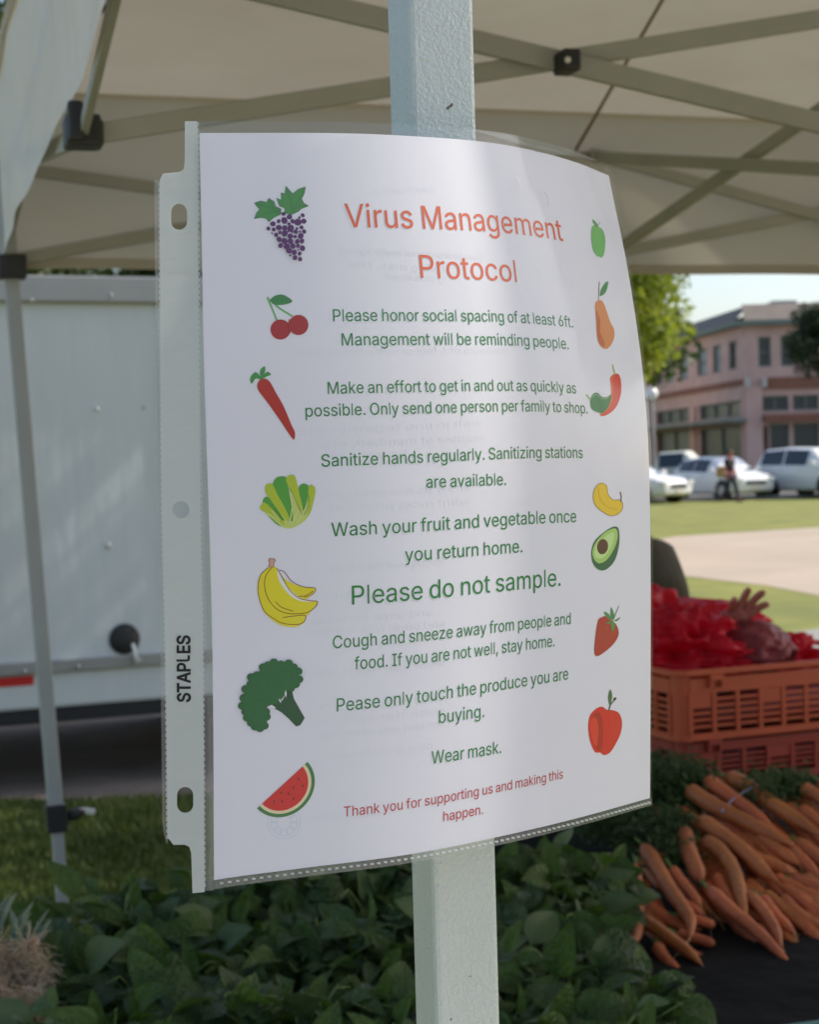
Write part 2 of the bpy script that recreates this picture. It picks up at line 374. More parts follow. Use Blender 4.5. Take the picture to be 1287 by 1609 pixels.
# front facing the square
D2 = Vector((1, -.02, 0)).normalized(); L2 = 22.0
fx = lambda px: (px - 1172.5) * 80 / F
up2 = [(fx(a), fx(b), 5.75, 7.2) for a, b in ((1197, 1217), (1232, 1252), (1272, 1292), (1312, 1332), (1350, 1370))]
tr2 = [(fx(a), fx(b), 3.6, 4.35) for a, b in ((1200, 1243), (1249, 1290), (1300, 1345), (1352, 1400))]
st2 = [(fx(a), fx(b), .3, 3.0) for a, b in ((1212, 1243), (1249, 1290), (1300, 1345), (1352, 1400))]
dr2 = [(fx(1200), fx(1210), .15, 2.9)]
pt2, N2 = wall(bl, CN, D2, L2, 7.75, up2 + tr2 + st2 + dr2, .22, M['brick'])
for q_ in up2: window(bl, pt2, N2, D2, *q_, .2, M['green_trim'], M['window_glass'])
for q_ in tr2: window(bl, pt2, N2, D2, *q_, .2, M['green_trim'], M['window_glass'], 2, False, 'transom_window')
for q_ in st2: window(bl, pt2, N2, D2, *q_, .2, M['green_trim'], M['window_glass'], 1, False, 'shop_window')
for q_ in dr2: window(bl, pt2, N2, D2, *q_, .2, M['brickred'], M['window_glass'], 1, True, 'door')
for nm, m_, z, dep, h, s0, s1 in (('cornice', M['green_trim'], 7.86, .5, .24, 0, L2), ('band_course', M['brickred'], 4.95, .14, .55, 1.0, L2), ('awning_ledge', M['brickred'], 3.3, .8, .28, .9, L2)):
    run(nm, m_, CN, D2, N2, s0, s1, z, dep, h)
run('pier', M['brick'], CN, D2, N2, .05, .85, 2.4, .25, 4.8)
for s, z in ((-.1 + .25, 5.0), (.95, 5.0)):
    run('wall_lamp', M['cream'], CN, D2, N2, s - .1, s + .1, z, .2, .5, .26)
mb = MB(); a, b = CN + Vector((0, 0, 7.98)), CN + D2 * L2 + Vector((0, 0, 7.98))
mb.add([a + N2 * .5, b + N2 * .5, b - N2 * .6 + Vector((0, 0, .85)), a - N2 * .6 + D2 * .1 + Vector((0, 0, .85))], [(0, 1, 2, 3)]); mb.build('roof', M['tanroof'], bl)
mb = MB(); mb.box(CN + D2 * 2.6 + Vector((0, 3, 8.75)), (1.2, 1.4, .75)); mb.build('roof_vent_box', M['cream'], bl)
mb = MB(); mb.box(CN + D2 * 4.3 + Vector((0, 3, 8.7)), (.5, .6, .7)); mb.build('chimney', M['brick'], bl)
mb = MB(); mb.add([CN + Vector((.3, .7, 8.3)), CN + D2 * L2 + Vector((0, .7, 8.3)), CN + D2 * L2 + Vector((0, 30, 8.3)), O + Vector((.7, 0, 8.3))], [(0, 1, 2, 3)]); mb.build('flat_roof', M['slate'], bl)
# the neighbour farther along the street, mostly behind the notice
nb = empty('brick_building', (2, 82, 0), 'tan brick shop building mostly behind the paper notice', 'building')
O3 = Vector((-12, 84, 0)); D3 = Vector((1, .02, 0)).normalized()
ops3 = [(1.2 + k * 2.9, 2.6 + k * 2.9, 4.6, 6.2) for k in range(7)]; st3 = [(1 + k * 4.1, 4.4 + k * 4.1, .4, 3.0) for k in range(5)]
pt3, N3 = wall(nb, O3, D3, 21.5, 7.3, ops3 + st3, .22, mat('tan_brick', (.38, .31, .24), .9, var=.2, vscale=1.5))
for q_ in ops3: window(nb, pt3, N3, D3, *q_, .2, M['cream'], M['window_glass'])
for q_ in st3: window(nb, pt3, N3, D3, *q_, .2, M['green_trim'], M['window_glass'], 3, False, 'shop_window')
mb = MB(); mb.box(O3 + D3 * 10.75 + Vector((0, 5.2, 3.6)), (21.3, 10, 7.2), (D3, Vector((-D3.y, D3.x, 0)), Vector((0, 0, 1)))); mb.build('building_core', M['cream'], nb)

# street lamp
lp = P(1027, 720, 63); lp = Vector((lp.x, 63, 0))
sl_ = empty('street_lamp', lp, 'pale street lamp with a round globe beside the pink building', 'street lamp')
mb = MB(); mb.tube([lp + Vector((0, 0, z)) for z in (0, .3, .35, 2, 3.7)], [.17, .15, .1, .09, .07], 10); mb.build('post', M['concrete'], sl_)
mb = MB(); mb.tube([lp + Vector((0, 0, z)) for z in (3.7, 3.76, 3.85, 4.0, 4.15, 4.22)], [.08, .16, .22, .24, .16, .03], 12); mb.build('globe', mat('globe', (.8, .8, .78), .3), sl_)
# ------------------------------------------------------------------ cars
M['car_white'] = mat('car_white', (.74, .74, .74), .25, coat=.6)
M['car_cream'] = mat('car_cream', (.50, .52, .46), .4)
M['car_glass'] = glass_mat('car_glass', (.015, .02, .022), .05)
M['windshield'] = glass_mat('windshield_glass', (.10, .13, .13), .05)
M['lamp'] = mat('headlight_glass', (.75, .75, .72), .1)
def car(name, pos, yaw, st, roofi, wheels, label, m, wr=.33, cat='car'):
    root = empty(name, pos, label, cat, 'vehicles parked across the square', yaw)
    # st: (x, half width, z bottom, z belt, z top, top half width)
    rings = []
    for x, hw, zb, zl, zt, tw in st:
        zm = (zb + zl) / 2 + .05
        h = [(0, zb), (hw * .9, zb), (hw * .98, zb + .1), (hw, zm), (hw * .97, zl), (tw, zt - .05 * (zt > zl + .2) - .01), (tw * .8, zt), (0, zt + .015)]
        rings.append([Vector((x, y, z)) for y, z in h] + [Vector((x, -y, z)) for y, z in reversed(h[1:-1])])
    n = len(rings[0]); mb = MB(); vs = [v for r_ in rings for v in r_]
    fs = [(i * n + j, i * n + (j + 1) % n, (i + 1) * n + (j + 1) % n, (i + 1) * n + j) for i in range(len(st) - 1) for j in range(n)]
    fs += [tuple(reversed(range(n))), tuple(range((len(st) - 1) * n, len(st) * n))]
    mb.add(vs, fs, 0, True); body = mb.build('body', m, root, local=True)
    bv = body.modifiers.new('bevel', 'BEVEL'); bv.width = .04; bv.segments = 2; bv.limit_method = 'ANGLE'; bv.angle_limit = R(25)
    def quadpart(pn, q, mm, off=.014, ins=.07):
        q = [Vector(v) for v in q]; nrm = (q[1] - q[0]).cross(q[3] - q[0]).normalized(); c = sum(q, Vector()) / 4
        if nrm.dot(c - Vector((c.x * .6, 0, .8))) < 0: nrm = -nrm
        q2 = [v.lerp(c, ins) + nrm * off for v in q]; b_ = MB(); b_.add(q2 + [v - nrm * .03 for v in q2], [(0, 1, 2, 3), (7, 6, 5, 4)] + [(i, i + 4, (i + 1) % 4 + 4, (i + 1) % 4) for i in range(4)])
        b_.build(pn, mm, root, local=True)
    a, b = roofi
    for i in range(a, b):
        for sgn in (5, n - 5):
            j0, j1 = (4, 5) if sgn == 5 else (n - 4, n - 5)
            quadpart('side_window', [rings[i][j0], rings[i + 1][j0], rings[i + 1][j1], rings[i][j1]], M['car_glass'], .016, .08)
    r0, r1 = rings[b], rings[b + 1]
    quadpart('windshield', [r1[5], r1[n - 5], r0[n - 5], r0[5]], M['windshield'], .02, .06)
    r0, r1 = rings[a], rings[a - 1]
    quadpart('rear_window', [r1[5], r1[n - 5], r0[n - 5], r0[5]], M['car_glass'], .02, .08)
    hw = max(s[1] for s in st)
    for x in wheels:
        for sy in (-1, 1):
            wb = MB(); wb.tube([(x, sy * (hw - .2), wr), (x, sy * (hw + .015), wr), (x, sy * (hw + .02), wr)], [wr, wr, wr * .7], 22, smooth=False)
            wl = wb.build('wheel', M['rubber'], root, local=True)
            rb = MB(); rb.tube([(x, sy * (hw + .0), wr), (x, sy * (hw + .03), wr)], [wr * .62, wr * .58], 14, smooth=False); rb.build('rim', M['chrome'], wl, local=True)
            ab = MB(); ab.tube([(x, sy * (hw - .15), wr + .02), (x, sy * (hw + .006), wr + .02)], [wr * 1.2, wr * 1.2], 24, smooth=False); ab.build('wheel_arch', M['black'], root, local=True)
    fx_, fw = st[-1][0], st[-1][1]; zf = (st[-1][2] + st[-1][3]) / 2 + .1
    for sy in (-1, 1):
        hb = MB(); hb.box((fx_ - .12, sy * (fw - .08), zf + .12), (.28, .26, .15)); hb.build('headlight', M['lamp'], root, local=True, bevel=.03)
        mm = MB(); mm.box((st[b + 1][0] - .25, sy * (hw + .1), st[b][3] + .1), (.14, .2, .15)); mm.build('mirror', m, root, local=True, bevel=.03)
        for hx in (-.75, .15):
            dh = MB(); dh.box((hx, sy * (hw + .012), st[b][3] - .12), (.18, .03, .03)); dh.build('door_handle', M['chrome'], root, local=True)
    gb = MB(); gb.box((fx_ + .005, 0, zf + .02), (.03, fw * 1.1, .12)); gb.build('grille', M['black'], root, local=True)
    lb = MB(); lb.box((fx_ + .02, 0, zf - .14), (.02, .32, .14)); lb.build('number_plate', M['cream'], root, local=True)
    for sy in (-1, 1):
        tb_ = MB(); tb_.box((st[0][0] + .05, sy * (st[0][1] - .06), st[0][3] - .05), (.14, .16, .22)); tb_.build('tail_light', M['redtape'], root, local=True, bevel=.02)
    return root
hatch = [(-2.02, .72, .36, .80, .86, .62), (-1.88, .83, .22, .96, 1.02, .66), (-1.5, .87, .2, 1.0, 1.42, .58), (-.5, .88, .2, .97, 1.5, .60), (.35, .88, .2, .94, 1.46, .58), (1.1, .88, .2, .92, .97, .74), (1.75, .85, .22, .82, .87, .66), (2.05, .74, .32, .62, .70, .56)]
suv = [(-2.2, .8, .4, .95, 1.0, .7), (-2.1, .9, .28, 1.1, 1.2, .72), (-1.85, .92, .26, 1.14, 1.68, .66), (-.7, .93, .26, 1.12, 1.74, .68), (.45, .93, .26, 1.1, 1.70, .66), (1.1, .93, .26, 1.1, 1.16, .8), (1.85, .9, .28, 1.02, 1.08, .74), (2.2, .8, .38, .8, .92, .66)]
sedan = [(-2.3, .74, .36, .84, .9, .66), (-2.1, .85, .22, .92, .98, .7), (-1.5, .88, .2, .95, 1.0, .72), (-.9, .89, .2, .94, 1.36, .58), (.3, .89, .2, .92, 1.38, .58), (1.1, .89, .2, .90, .95, .76), (1.9, .85, .22, .80, .85, .68), (2.28, .74, .3, .60, .68, .56)]
pick = [(-2.6, .85, .5, 1.0, 1.05, .8), (-2.5, .9, .4, 1.05, 1.1, .84), (-.6, .92, .38, 1.08, 1.12, .84), (-.5, .92, .38, 1.08, 1.72, .68), (.6, .92, .38, 1.08, 1.76, .68), (1.2, .92, .38, 1.08, 1.14, .8), (2.1, .9, .4, 1.02, 1.08, .76), (2.45, .82, .45, .85, .95, .7)]
def atpx(px, Y): v = P(px, 760, Y); return (v.x, Y, 0.004)
car('parked_car', atpx(1134, 58), R(-66), hatch, (2, 4), (-1.28, 1.3), 'white hatchback parked behind the walking person with the tan bag', M['car_white'], .32)
car('parked_car', atpx(1284, 57), R(-59), suv, (2, 4), (-1.38, 1.38), 'white sport utility vehicle at the right edge of the picture', M['car_white'], .38)
car('parked_car', atpx(984, 56.5), R(-48), sedan, (3, 4), (-1.4, 1.42), 'white sedan parked just right of the notice edge', M['car_white'], .32)
car('parked_truck', atpx(1062, 69), R(-25), pick, (3, 4), (-1.6, 1.55), 'pale cream pickup truck beyond the parked white cars', M['car_cream'], .4, 'truck')

# ------------------------------------------------------------------ people
def skin(name, joints, edges, m, parent, sub=2, root=0):
    """one continuous skinned surface; joints: list of (pos, rx, ry)"""
    me = bpy.data.meshes.new(name); inv = wmat(parent).inverted()
    me.from_pydata([inv @ Vector(j[0]) for j in joints], edges, [])
    o = bpy.data.objects.new(name, me); COL.objects.link(o); o.parent = parent
    sk = o.modifiers.new('skin', 'SKIN'); sk.use_smooth_shade = True
    for i, j in enumerate(joints):
        d = me.skin_vertices[0].data[i]; d.radius = (j[1], j[2] if len(j) > 2 else j[1]); d.use_root = (i == root)
    sb = o.modifiers.new('subsurf', 'SUBSURF'); sb.levels = sub; sb.render_levels = sub
    dg = bpy.context.evaluated_depsgraph_get(); dg.update(); ev = o.evaluated_get(dg)
    nm = bpy.data.meshes.new_from_object(ev); o.modifiers.clear(); o.data = nm
    nm.materials.clear(); nm.materials.append(m)
    for p in nm.polygons: p.use_smooth = True
    return o
M['skin'] = mat('skin', (.42, .13, .10), .5, bump=.1, bscale=200)
M['olive'] = mat('olive_cotton', (.060, .056, .036), .95, bump=.5, bscale=30)
M['jeans'] = mat('dark_trousers', (.03, .035, .05), .9, bump=.3, bscale=60)
M['darkshirt'] = mat('dark_navy_shirt', (.02, .02, .028), .9)
M['hair'] = mat('dark_hair', (.02, .014, .01), .6, bump=.5, bscale=120)
M['tanbag'] = mat('tan_leather', (.42, .23, .07), .6)
M['shoe'] = mat('shoe', (.03, .025, .02), .6)
def person(pos, yaw, label, shirt, pants, joints, hand=None, sc=1.0, hold=None):
    """joints: overrides in local space (x right of the figure seen from its back... +y is forward)"""
    root = empty('person', pos, label, 'person', None, yaw); W = wmat(root)
    J = dict(pel=(0, 0, .95), sp=(0, .0, 1.12), ch=(0, .0, 1.32), nk=(0, .0, 1.47), hd=(0, .02, 1.60), tp=(0, .01, 1.69),
             ls=(-.18, 0, 1.40), le=(-.24, -.02, 1.12), lw=(-.25, .06, .88), rs=(.18, 0, 1.40), re=(.24, -.02, 1.12), rw=(.25, .06, .88),
             lh=(-.10, 0, .90), lk=(-.11, .02, .50), la=(-.11, -.02, .09), lt=(-.11, .14, .04), rh=(.10, 0, .90), rk=(.11, .02, .50), ra=(.11, -.02, .09), rt=(.11, .14, .04))
    J.update(joints); w_ = {k: W @ (Vector(v) * sc) for k, v in J.items()}
    jt = []; ed = []; ix = {}
    def a(k, r, r2=None, p=None, pos_=None):
        ix[k] = len(jt); jt.append((pos_ if pos_ is not None else w_[k], r * sc, (r2 or r) * sc))
        if p is not None: ed.append((ix[p], ix[k]))
    a('pel', .13, .10); a('sp', .125, .095, 'pel'); a('ch', .145, .105, 'sp'); a('nk', .055, .058, 'ch'); a('hd', .078, .095, 'nk'); a('tp', .07, .085, 'hd')
    for s in 'lr':
        a(s + 's', .055, None, 'ch'); a(s + 'e', .042, None, s + 's'); a(s + 'w', .026, .03, s + 'e')
        a(s + 'h', .085, None, 'pel'); a(s + 'k', .058, None, s + 'h'); a(s + 'a', .04, None, s + 'k'); a(s + 't', .035, .03, s + 'a')
        d = (w_[s + 'w'] - w_[s + 'e']).normalized()
        hd_ = hand.get(s) if hand else None
        if hd_ is None:
            pm = w_[s + 'w'] + d * .07 * sc; a(s + 'p', .03, .018, s + 'w', pm)
            side = d.cross(W.to_3x3() @ Vector((1, 0, 0))).normalized()
            for k in range(4):
                r_ = pm + side * (k - 1.5) * .017 * sc; a(s + 'f%d' % k, .010, None, s + 'p', r_ + d * .02 * sc); a(s + 'g%d' % k, .008, None, s + 'f%d' % k, r_ + (d + side.cross(d) * .25) * .075 * sc)
            a(s + 'q', .012, None, s + 'p', w_[s + 'w'] + d * .03 * sc + side * -.035 * sc); a(s + 'u', .009, None, s + 'q', w_[s + 'w'] + d * .07 * sc + side * -.055 * sc)
        else:
            # explicit splayed hand: palm point, then finger chains in world space
            a(s + 'p', .029, .016, s + 'w', hd_['palm'])
            for k, ch in enumerate(hd_['fingers']):
                prev = s + 'p'
                for q_, c_ in enumerate(ch):
                    a(s + 'f%d_%d' % (k, q_), (.0105, .0095, .0088, .0070)[min(q_, 3)], None, prev, c_); prev = s + 'f%d_%d' % (k, q_)
    body = skin('body', jt, ed, M['skin'], root)
    # face details as part of the head
    fw = W.to_3x3() @ Vector((0, 1, 0)); rt_ = W.to_3x3() @ Vector((1, 0, 0)); up_ = Vector((0, 0, 1)); hc = w_['hd']
    nb_ = MB(); nb_.tube([hc + fw * .085 * sc + up_ * .02 * sc, hc + fw * .108 * sc - up_ * .02 * sc, hc + fw * .092 * sc - up_ * .03 * sc], [.008 * sc, .014 * sc, .008 * sc], 6); nb_.build('nose', M['skin'], root)
    for s in (-1, 1):
        e_ = MB(); c_ = hc + fw * .082 * sc + rt_ * s * .032 * sc + up_ * .018 * sc; e_.tube([c_ - rt_ * .014 * sc, c_, c_ + rt_ * .014 * sc], [.003 * sc, .009 * sc, .003 * sc], 6); e_.build('eye', M['hair'], root)
        e_ = MB(); c_ = hc + rt_ * s * .084 * sc; e_.tube([c_ - up_ * .03 * sc, c_ + rt_ * s * .01 * sc, c_ + up_ * .03 * sc], [.008 * sc, .016 * sc, .01 * sc], 6); e_.build('ear', M['skin'], root)
    e_ = MB(); c_ = hc + fw * .088 * sc - up_ * .055 * sc; e_.tube([c_ - rt_ * .022 * sc, c_ + fw * .003, c_ + rt_ * .022 * sc], [.003 * sc, .006 * sc, .003 * sc], 6); e_.build('mouth', M['brickred'], root)
    hb = MB()
    def hf(u, v):
        th = u * 2 * math.pi; ph = v * math.pi * .62; x = math.sin(ph) * math.cos(th); y = math.sin(ph) * math.sin(th); z = math.cos(ph)
        if y > 0: z = max(z, .35 + .1 * math.sin(th * 7))
        return hc + up_ * .035 * sc + (rt_ * x * .094 + fw * (y * .105 - .008) + up_ * z * .105) * sc
    hb.grid(hf, 24, 10); hb.build('hair', M['hair'], root)
    # shirt with short sleeves
    jt2 = []; ed2 = []; ix2 = {}
    def b(k, p_, r, r2, par=None):
        ix2[k] = len(jt2); jt2.append((p_, r * sc, (r2 or r) * sc))
        if par: ed2.append((ix2[par], ix2[k]))
    b('pel', w_['pel'] - up_ * .02 * sc, .155, .125); b('sp', w_['sp'], .15, .12, 'pel'); b('ch', w_['ch'], .168, .127, 'sp'); b('nk', w_['ch'].lerp(w_['nk'], .62), .08, .08, 'ch')
    for s in 'lr':
        b(s + 's', w_[s + 's'], .078, None, 'ch'); b(s + 'm', w_[s + 's'].lerp(w_[s + 'e'], .72), .074, None, s + 's')
    skin('shirt', jt2, ed2, shirt, root)
    jt3 = [(w_['pel'] - up_ * .01, .145 * sc, .12 * sc)]; ed3 = []
    for s in 'lr':
        i = len(jt3); jt3 += [(w_[s + 'h'] - up_ * .04, .095 * sc, .1 * sc), (w_[s + 'k'], .075 * sc, .075 * sc), (w_[s + 'a'] + up_ * .02, .06 * sc, .065 * sc)]; ed3 += [(0, i), (i, i + 1), (i + 1, i + 2)]
    skin('trousers', jt3, ed3, pants, root)
    for s in 'lr':
        mb_ = MB(); d_ = (w_[s + 't'] - w_[s + 'a']); d_.z = 0; d_.normalize(); c_ = Vector((w_[s + 'a'].x, w_[s + 'a'].y, .0))
        zb = w_[s + 'a'].z - .09 * sc
        mb_.tube([c_ - d_ * .07 * sc + up_ * (zb + .04), c_ + up_ * (zb + .055), c_ + d_ * .12 * sc + up_ * (zb + .045), c_ + d_ * .2 * sc + up_ * (zb + .03)], [.035 * sc, .05 * sc, .045 * sc, .02 * sc], 10); mb_.build('shoe', M['shoe'], root)
    return root, w_
# seller behind the crates; right in the picture is the left arm, it reaches into the red bags
vb = Vector((.44, 4.06, 0))
Wv = Matrix.Translation(vb) @ Matrix.Rotation(R(172), 4, 'Z'); Wi = Wv.inverted()
L = lambda v: tuple(Wi @ v)
palm = P(1155, 978, 3.52)
def fing(x0, y0, x1, y1, Ya, Yb, bend=.006):
    p0, p1 = P(x0, y0, Ya), P(x1, y1, Yb); u = Vector((0, 0, 1))
    return [p0, p0.lerp(p1, .4) + u * bend, p0.lerp(p1, .72) + u * bend, p1]
fg = [fing(1163, 958, 1180, 924, 3.52, 3.50), fing(1171, 962, 1204, 929, 3.52, 3.49), fing(1174, 971, 1211, 949, 3.52, 3.50), fing(1172, 983, 1205, 981, 3.52, 3.51, .0), fing(1150, 962, 1156, 940, 3.53, 3.50, .003)]
wrist = P(1134, 985, 3.55)
person(vb, R(172), 'seller in an olive t-shirt standing behind the crates with one hand spread out', M['olive'], M['jeans'],
       dict(ls=L(vb + Vector((.185, .0, 1.36))), le=L(Vector((.56, 3.90, 1.13))), lw=L(wrist), hd=(0, .05, 1.58)) if False else
       dict(ls=L(vb + Vector((.165, -.02, 1.285))), rs=L(vb + Vector((-.165, .02, 1.285))), sp=(0, 0, 1.08), ch=(0, 0, 1.235), nk=(0, .01, 1.39), hd=(0, .03, 1.52), tp=(0, .02, 1.61), le=L(Vector((.58, 3.80, 1.13))), lw=L(wrist),
            re=L(vb + Vector((-.26, -.04, 1.08))), rw=L(vb + Vector((-.18, -.22, .98)))), hand={'l': dict(palm=palm, fingers=fg)})
# pedestrian crossing in front of the cars
pp = Vector((P(1148, 760, 54).x, 54, .004))
pr, pw_ = person(pp, R(-135), 'person in dark clothes with a tan shoulder bag walking past the white cars', M['darkshirt'], M['jeans'],
       dict(lk=(-.1, .16, .50), la=(-.1, .22, .09), lt=(-.1, .38, .05), rk=(.1, .0, .5), ra=(.1, -.28, .14), rt=(.1, -.14, .05)), sc=.99)
bag = MB(); bc = pp + Vector((-.33, -.12, 1.0))
bag.box(bc, (.26, .14, .36)); bo = bag.build('handbag', M['tanbag'], None, bevel=.04, origin=bc); tag(bo, 'tan shoulder bag carried by the person in dark clothes', 'bag')
# ------------------------------------------------------------------ trailer
Z = Vector((0, 0, 1)); tn = -tb      # outward normal towards the camera
trl = empty('cargo_trailer', TR0 + ta * .5 + tb * 1.1, 'white enclosed cargo trailer parked behind the canopy', 'trailer')
axT = (ta, tb, Z); s0, s1 = -3.2, 2.35; mid = (s0 + s1) / 2; Ls = s1 - s0
def tp(s, z, d=0): return TR0 + ta * s - tb * d + Z * z
def zat(px, py):    # height on the wall seen at a pixel, and distance along it
    d = M3 @ Vector(((px - CX) / F, -(py - CY) / F, -1.0)); o = Vector((0, 0, EYE))
    t = (TR0 - o).dot(tn) / d.dot(tn); v = o + d * t; return (v - TR0).dot(ta), v.z
zb = zat(100, 1112)[1]; zr = zat(100, 1045)[1]; zt0 = zat(100, 476)[1]; zt1 = zat(100, 441)[1]
mb = MB(); mb.box(tp(mid, (zb + zt1) / 2, -1.1), (Ls, 2.2, zt1 - zb), axT); mb.build('body', M['trailer'], trl, bevel=.02)
for k in (0, 1, 3, 4): mb = MB(); mb.box(tp(s0 + .14 + k * 1.2, (zr + zt0) / 2, .003), (.03, .006, zt0 - zr), axT); mb.build('panel_seam', M['trailer'], trl)
mb = MB(); mb.box(tp(mid, (zt0 + zt1) / 2 + .01, .02), (Ls + .04, .05, zt1 - zt0 + .02), axT); mb.build('top_rail', M['alu'], trl, bevel=.008)
mb = MB(); mb.box(tp(mid, zr, .014), (Ls, .03, .06), axT); mb.build('lower_rail', M['alu'], trl, bevel=.005)
mb = MB(); mb.box(tp(mid, zb - .035, -.02), (Ls, .05, .065), axT); mb.box(tp(mid, zb - .035, -1.1), (Ls, .06, .06), axT); mb.box(tp(mid, zb - .035, -2.15), (Ls, .05, .065), axT)
for k in range(8): mb.box(tp(s0 + .4 + k * .8, zb - .02, -1.1), (.05, 2.05, .036), axT)
mb.build('chassis', M['rubber'], trl)
sa, za = zat(-60, 1077); sb_, zb_ = zat(52, 1068)
mb = MB(); mb.box(tp((sa + sb_) / 2, (za + zb_) / 2, .002), (sb_ - sa, .008, .045), axT); mb.build('red_reflector', M['redtape'], trl)
for i, (x, y, r_) in enumerate(((152, 643, .011), (170, 857, .017), (46, 474, .009), (170, 466, .009), (36, 1054, .012), (120, 1046, .012), (215, 1036, .012), (-20, 640, .012), (225, 640, .006))):
    s, z = zat(x, y); mb = MB(); c_ = tp(s, z, .0 if y > 480 and y < 1000 else .04)
    mb.tube([c_, c_ + tn * .008, c_ + tn * .014], [r_, r_ * .95, r_ * .45], 12); mb.build('rivet', M['lever'] if i < 2 else M['chrome'], trl)
s, z = zat(195, 1004); c_ = tp(s, z)
mb = MB(); mb.tube([c_, c_ + tn * .012, c_ + tn * .014, c_ + tn * .003], [.078, .074, .058, .05], 28); mb.build('drain_cap', M['black'], trl, bevel=.002)
mb = MB(); mb.tube([c_ + tn * .05 + ta * .03 - Z * .02, c_ + tn * .06 + ta * .04 - Z * .08, c_ + tn * .05 + ta * .045 - Z * .12], .009, 8); mb.build('cap_strap', M['lever'], trl)
for s in (1.15, 1.9):
    for side in (.0, 1.9):
        wc = tp(s, .33, -.12 - side); wb = MB(); wb.tube([wc - tn * .1, wc + tn * .1], [.33, .33], 28, smooth=False); wl = wb.build('wheel', M['rubber'], trl)
        rb = MB(); rb.tube([wc - tn * .11, wc + tn * .108], [.19, .18], 18, smooth=False); rb.build('rim', M['chrome'], wl)
mb = MB(); mb.bar(tp(s1, zb - .05, -1.1), tp(s1 + .7, zb - .05, -1.1), .08, .08); mb.build('drawbar', M['rubber'], trl)
mb = MB(); mb.tube([tp(s1 + .55, .05, -1.1), tp(s1 + .55, .7, -1.1)], .03, 8); mb.build('jack', M['chrome'], trl)

# ------------------------------------------------------------------ canopy tent
tent = empty('canopy_tent', T(1.525, 1.525), 'pop-up canopy with white cloth roof over the produce tables', 'canopy')
EV = 2.39; VB = 2.0; PK = 3.3; SD = 3.05; Cc = T(SD / 2, SD / 2)
cor = [(0, 0), (SD, 0), (SD, SD), (0, SD)]
def pole_hammer():
    m = mat('hammered_paint', (.55, .60, .56), .38, col2=(.49, .535, .50), vscale=14)
    n = m.node_tree.nodes; l = m.node_tree.links; b = n['Principled BSDF']
    tc = n.new('ShaderNodeTexCoord'); v = n.new('ShaderNodeTexNoise'); v.inputs['Scale'].default_value = 620; v.inputs['Detail'].default_value = 1.5; v.inputs['Roughness'].default_value = .35; v.inputs['Distortion'].default_value = .5
    l.new(tc.outputs['Object'], v.inputs['Vector'])
    bp = n.new('ShaderNodeBump'); bp.inputs['Strength'].default_value = .7; bp.inputs['Distance'].default_value = .0009
    l.new(v.outputs[0], bp.inputs['Height']); l.new(bp.outputs[0], b.inputs['Normal']); b.inputs['Metallic'].default_value = .15
    # a few specks of chipped paint
    v2 = n.new('ShaderNodeTexNoise'); v2.inputs['Scale'].default_value = 170; v2.inputs['Detail'].default_value = 2; l.new(tc.outputs['Object'], v2.inputs['Vector'])
    rp = n.new('ShaderNodeValToRGB'); rp.color_ramp.elements[0].position = .73; rp.color_ramp.elements[1].position = .77
    rp.color_ramp.elements[0].color = (0, 0, 0, 1); rp.color_ramp.elements[1].color = (1, 1, 1, 1); l.new(v2.outputs[0], rp.inputs[0])
    mx = n.new('ShaderNodeMixRGB'); mx.inputs[2].default_value = (.12, .09, .06, 1); l.new(rp.outputs[0], mx.inputs[0])
    old = b.inputs['Base Color'].links[0].from_socket; l.new(old, mx.inputs[1]); l.new(mx.outputs[0], b.inputs['Base Color'])
    return m
M['pole'] = pole_hammer()
# near left leg: the post the notice is fixed to
pc = Vector((.0145, .705, 0)); PA = (Vector((math.cos(R(19.5)), math.sin(R(19.5)), 0)), Vector((-math.sin(R(19.5)), math.cos(R(19.5)), 0)), Z)
mb = MB(); mb.box(pc + Z * 1.14, (.0288, .0288, 2.24), PA); mb.build('leg', M['pole'], tent, bevel=.0022)
mb = MB(); mb.box(pc + Z * .012, (.09, .09, .012), PA); mb.build('foot_plate', M['leg'], tent, bevel=.002)
# far left leg, slightly splayed, with a telescoping clamp
l0 = P(8, 430, 3.62); l1 = P(88, 1285, 3.58); l2 = P(100, 1450, 3.57); dn = (l2 - l1).normalized(); l3 = l1 + dn * ((.02 - l1.z) / dn.z)
mb = MB(); mb.bar(l0 + Z * .25, l1, .032, .032, TB); mb.build('leg', M['leg'], tent, bevel=.003)
mb = MB(); mb.bar(l1, l3, .026, .026, TB); mb.build('inner_leg', M['leg'], tent, bevel=.003)
mb = MB(); mb.bar(l1 - dn * .03, l1 + dn * .03, .046, .046, TB); mb.build('clamp', M['black'], tent, bevel=.004)
mb = MB(); mb.tube([l1 + TA * .02, l1 + TA * .04 + Z * .004, l1 + TA * .06 + Z * .01], [.011, .014, .009], 8); mb.build('clamp_knob', M['black'], tent)
mb = MB(); mb.bar(l1 + TA * .05 + Z * .012, l1 + TA * .083 + Z * .006, .014, .012); mb.build('lever', M['lever'], tent, bevel=.002)
for a, b in ((SD, 0), (SD, SD)):
    mb = MB(); mb.bar(T(a, b, .8), T(a, b, 2.3), .036, .036, TB); mb.bar(T(a, b, .01), T(a, b, .8), .029, .029, TB); mb.build('leg', M['leg'], tent, bevel=.003)
def bars(A_, B_, w=.0125, h=.027, nm='truss_bar', sh=0.0):
    A_ = Vector(A_) + Vector((0, sh, 0)); B_ = Vector(B_) + Vector((0, sh, 0))
    mb = MB(); mb.bar(A_, B_, w, h); return mb.build(nm, M['steel'], tent, bevel=.002)
def joint(p, s=(.035, .05, .045)):
    mb = MB(); mb.box(p, s, (TA, TB, Z)); mb.build('joint_bracket', M['black'], tent, bevel=.004)
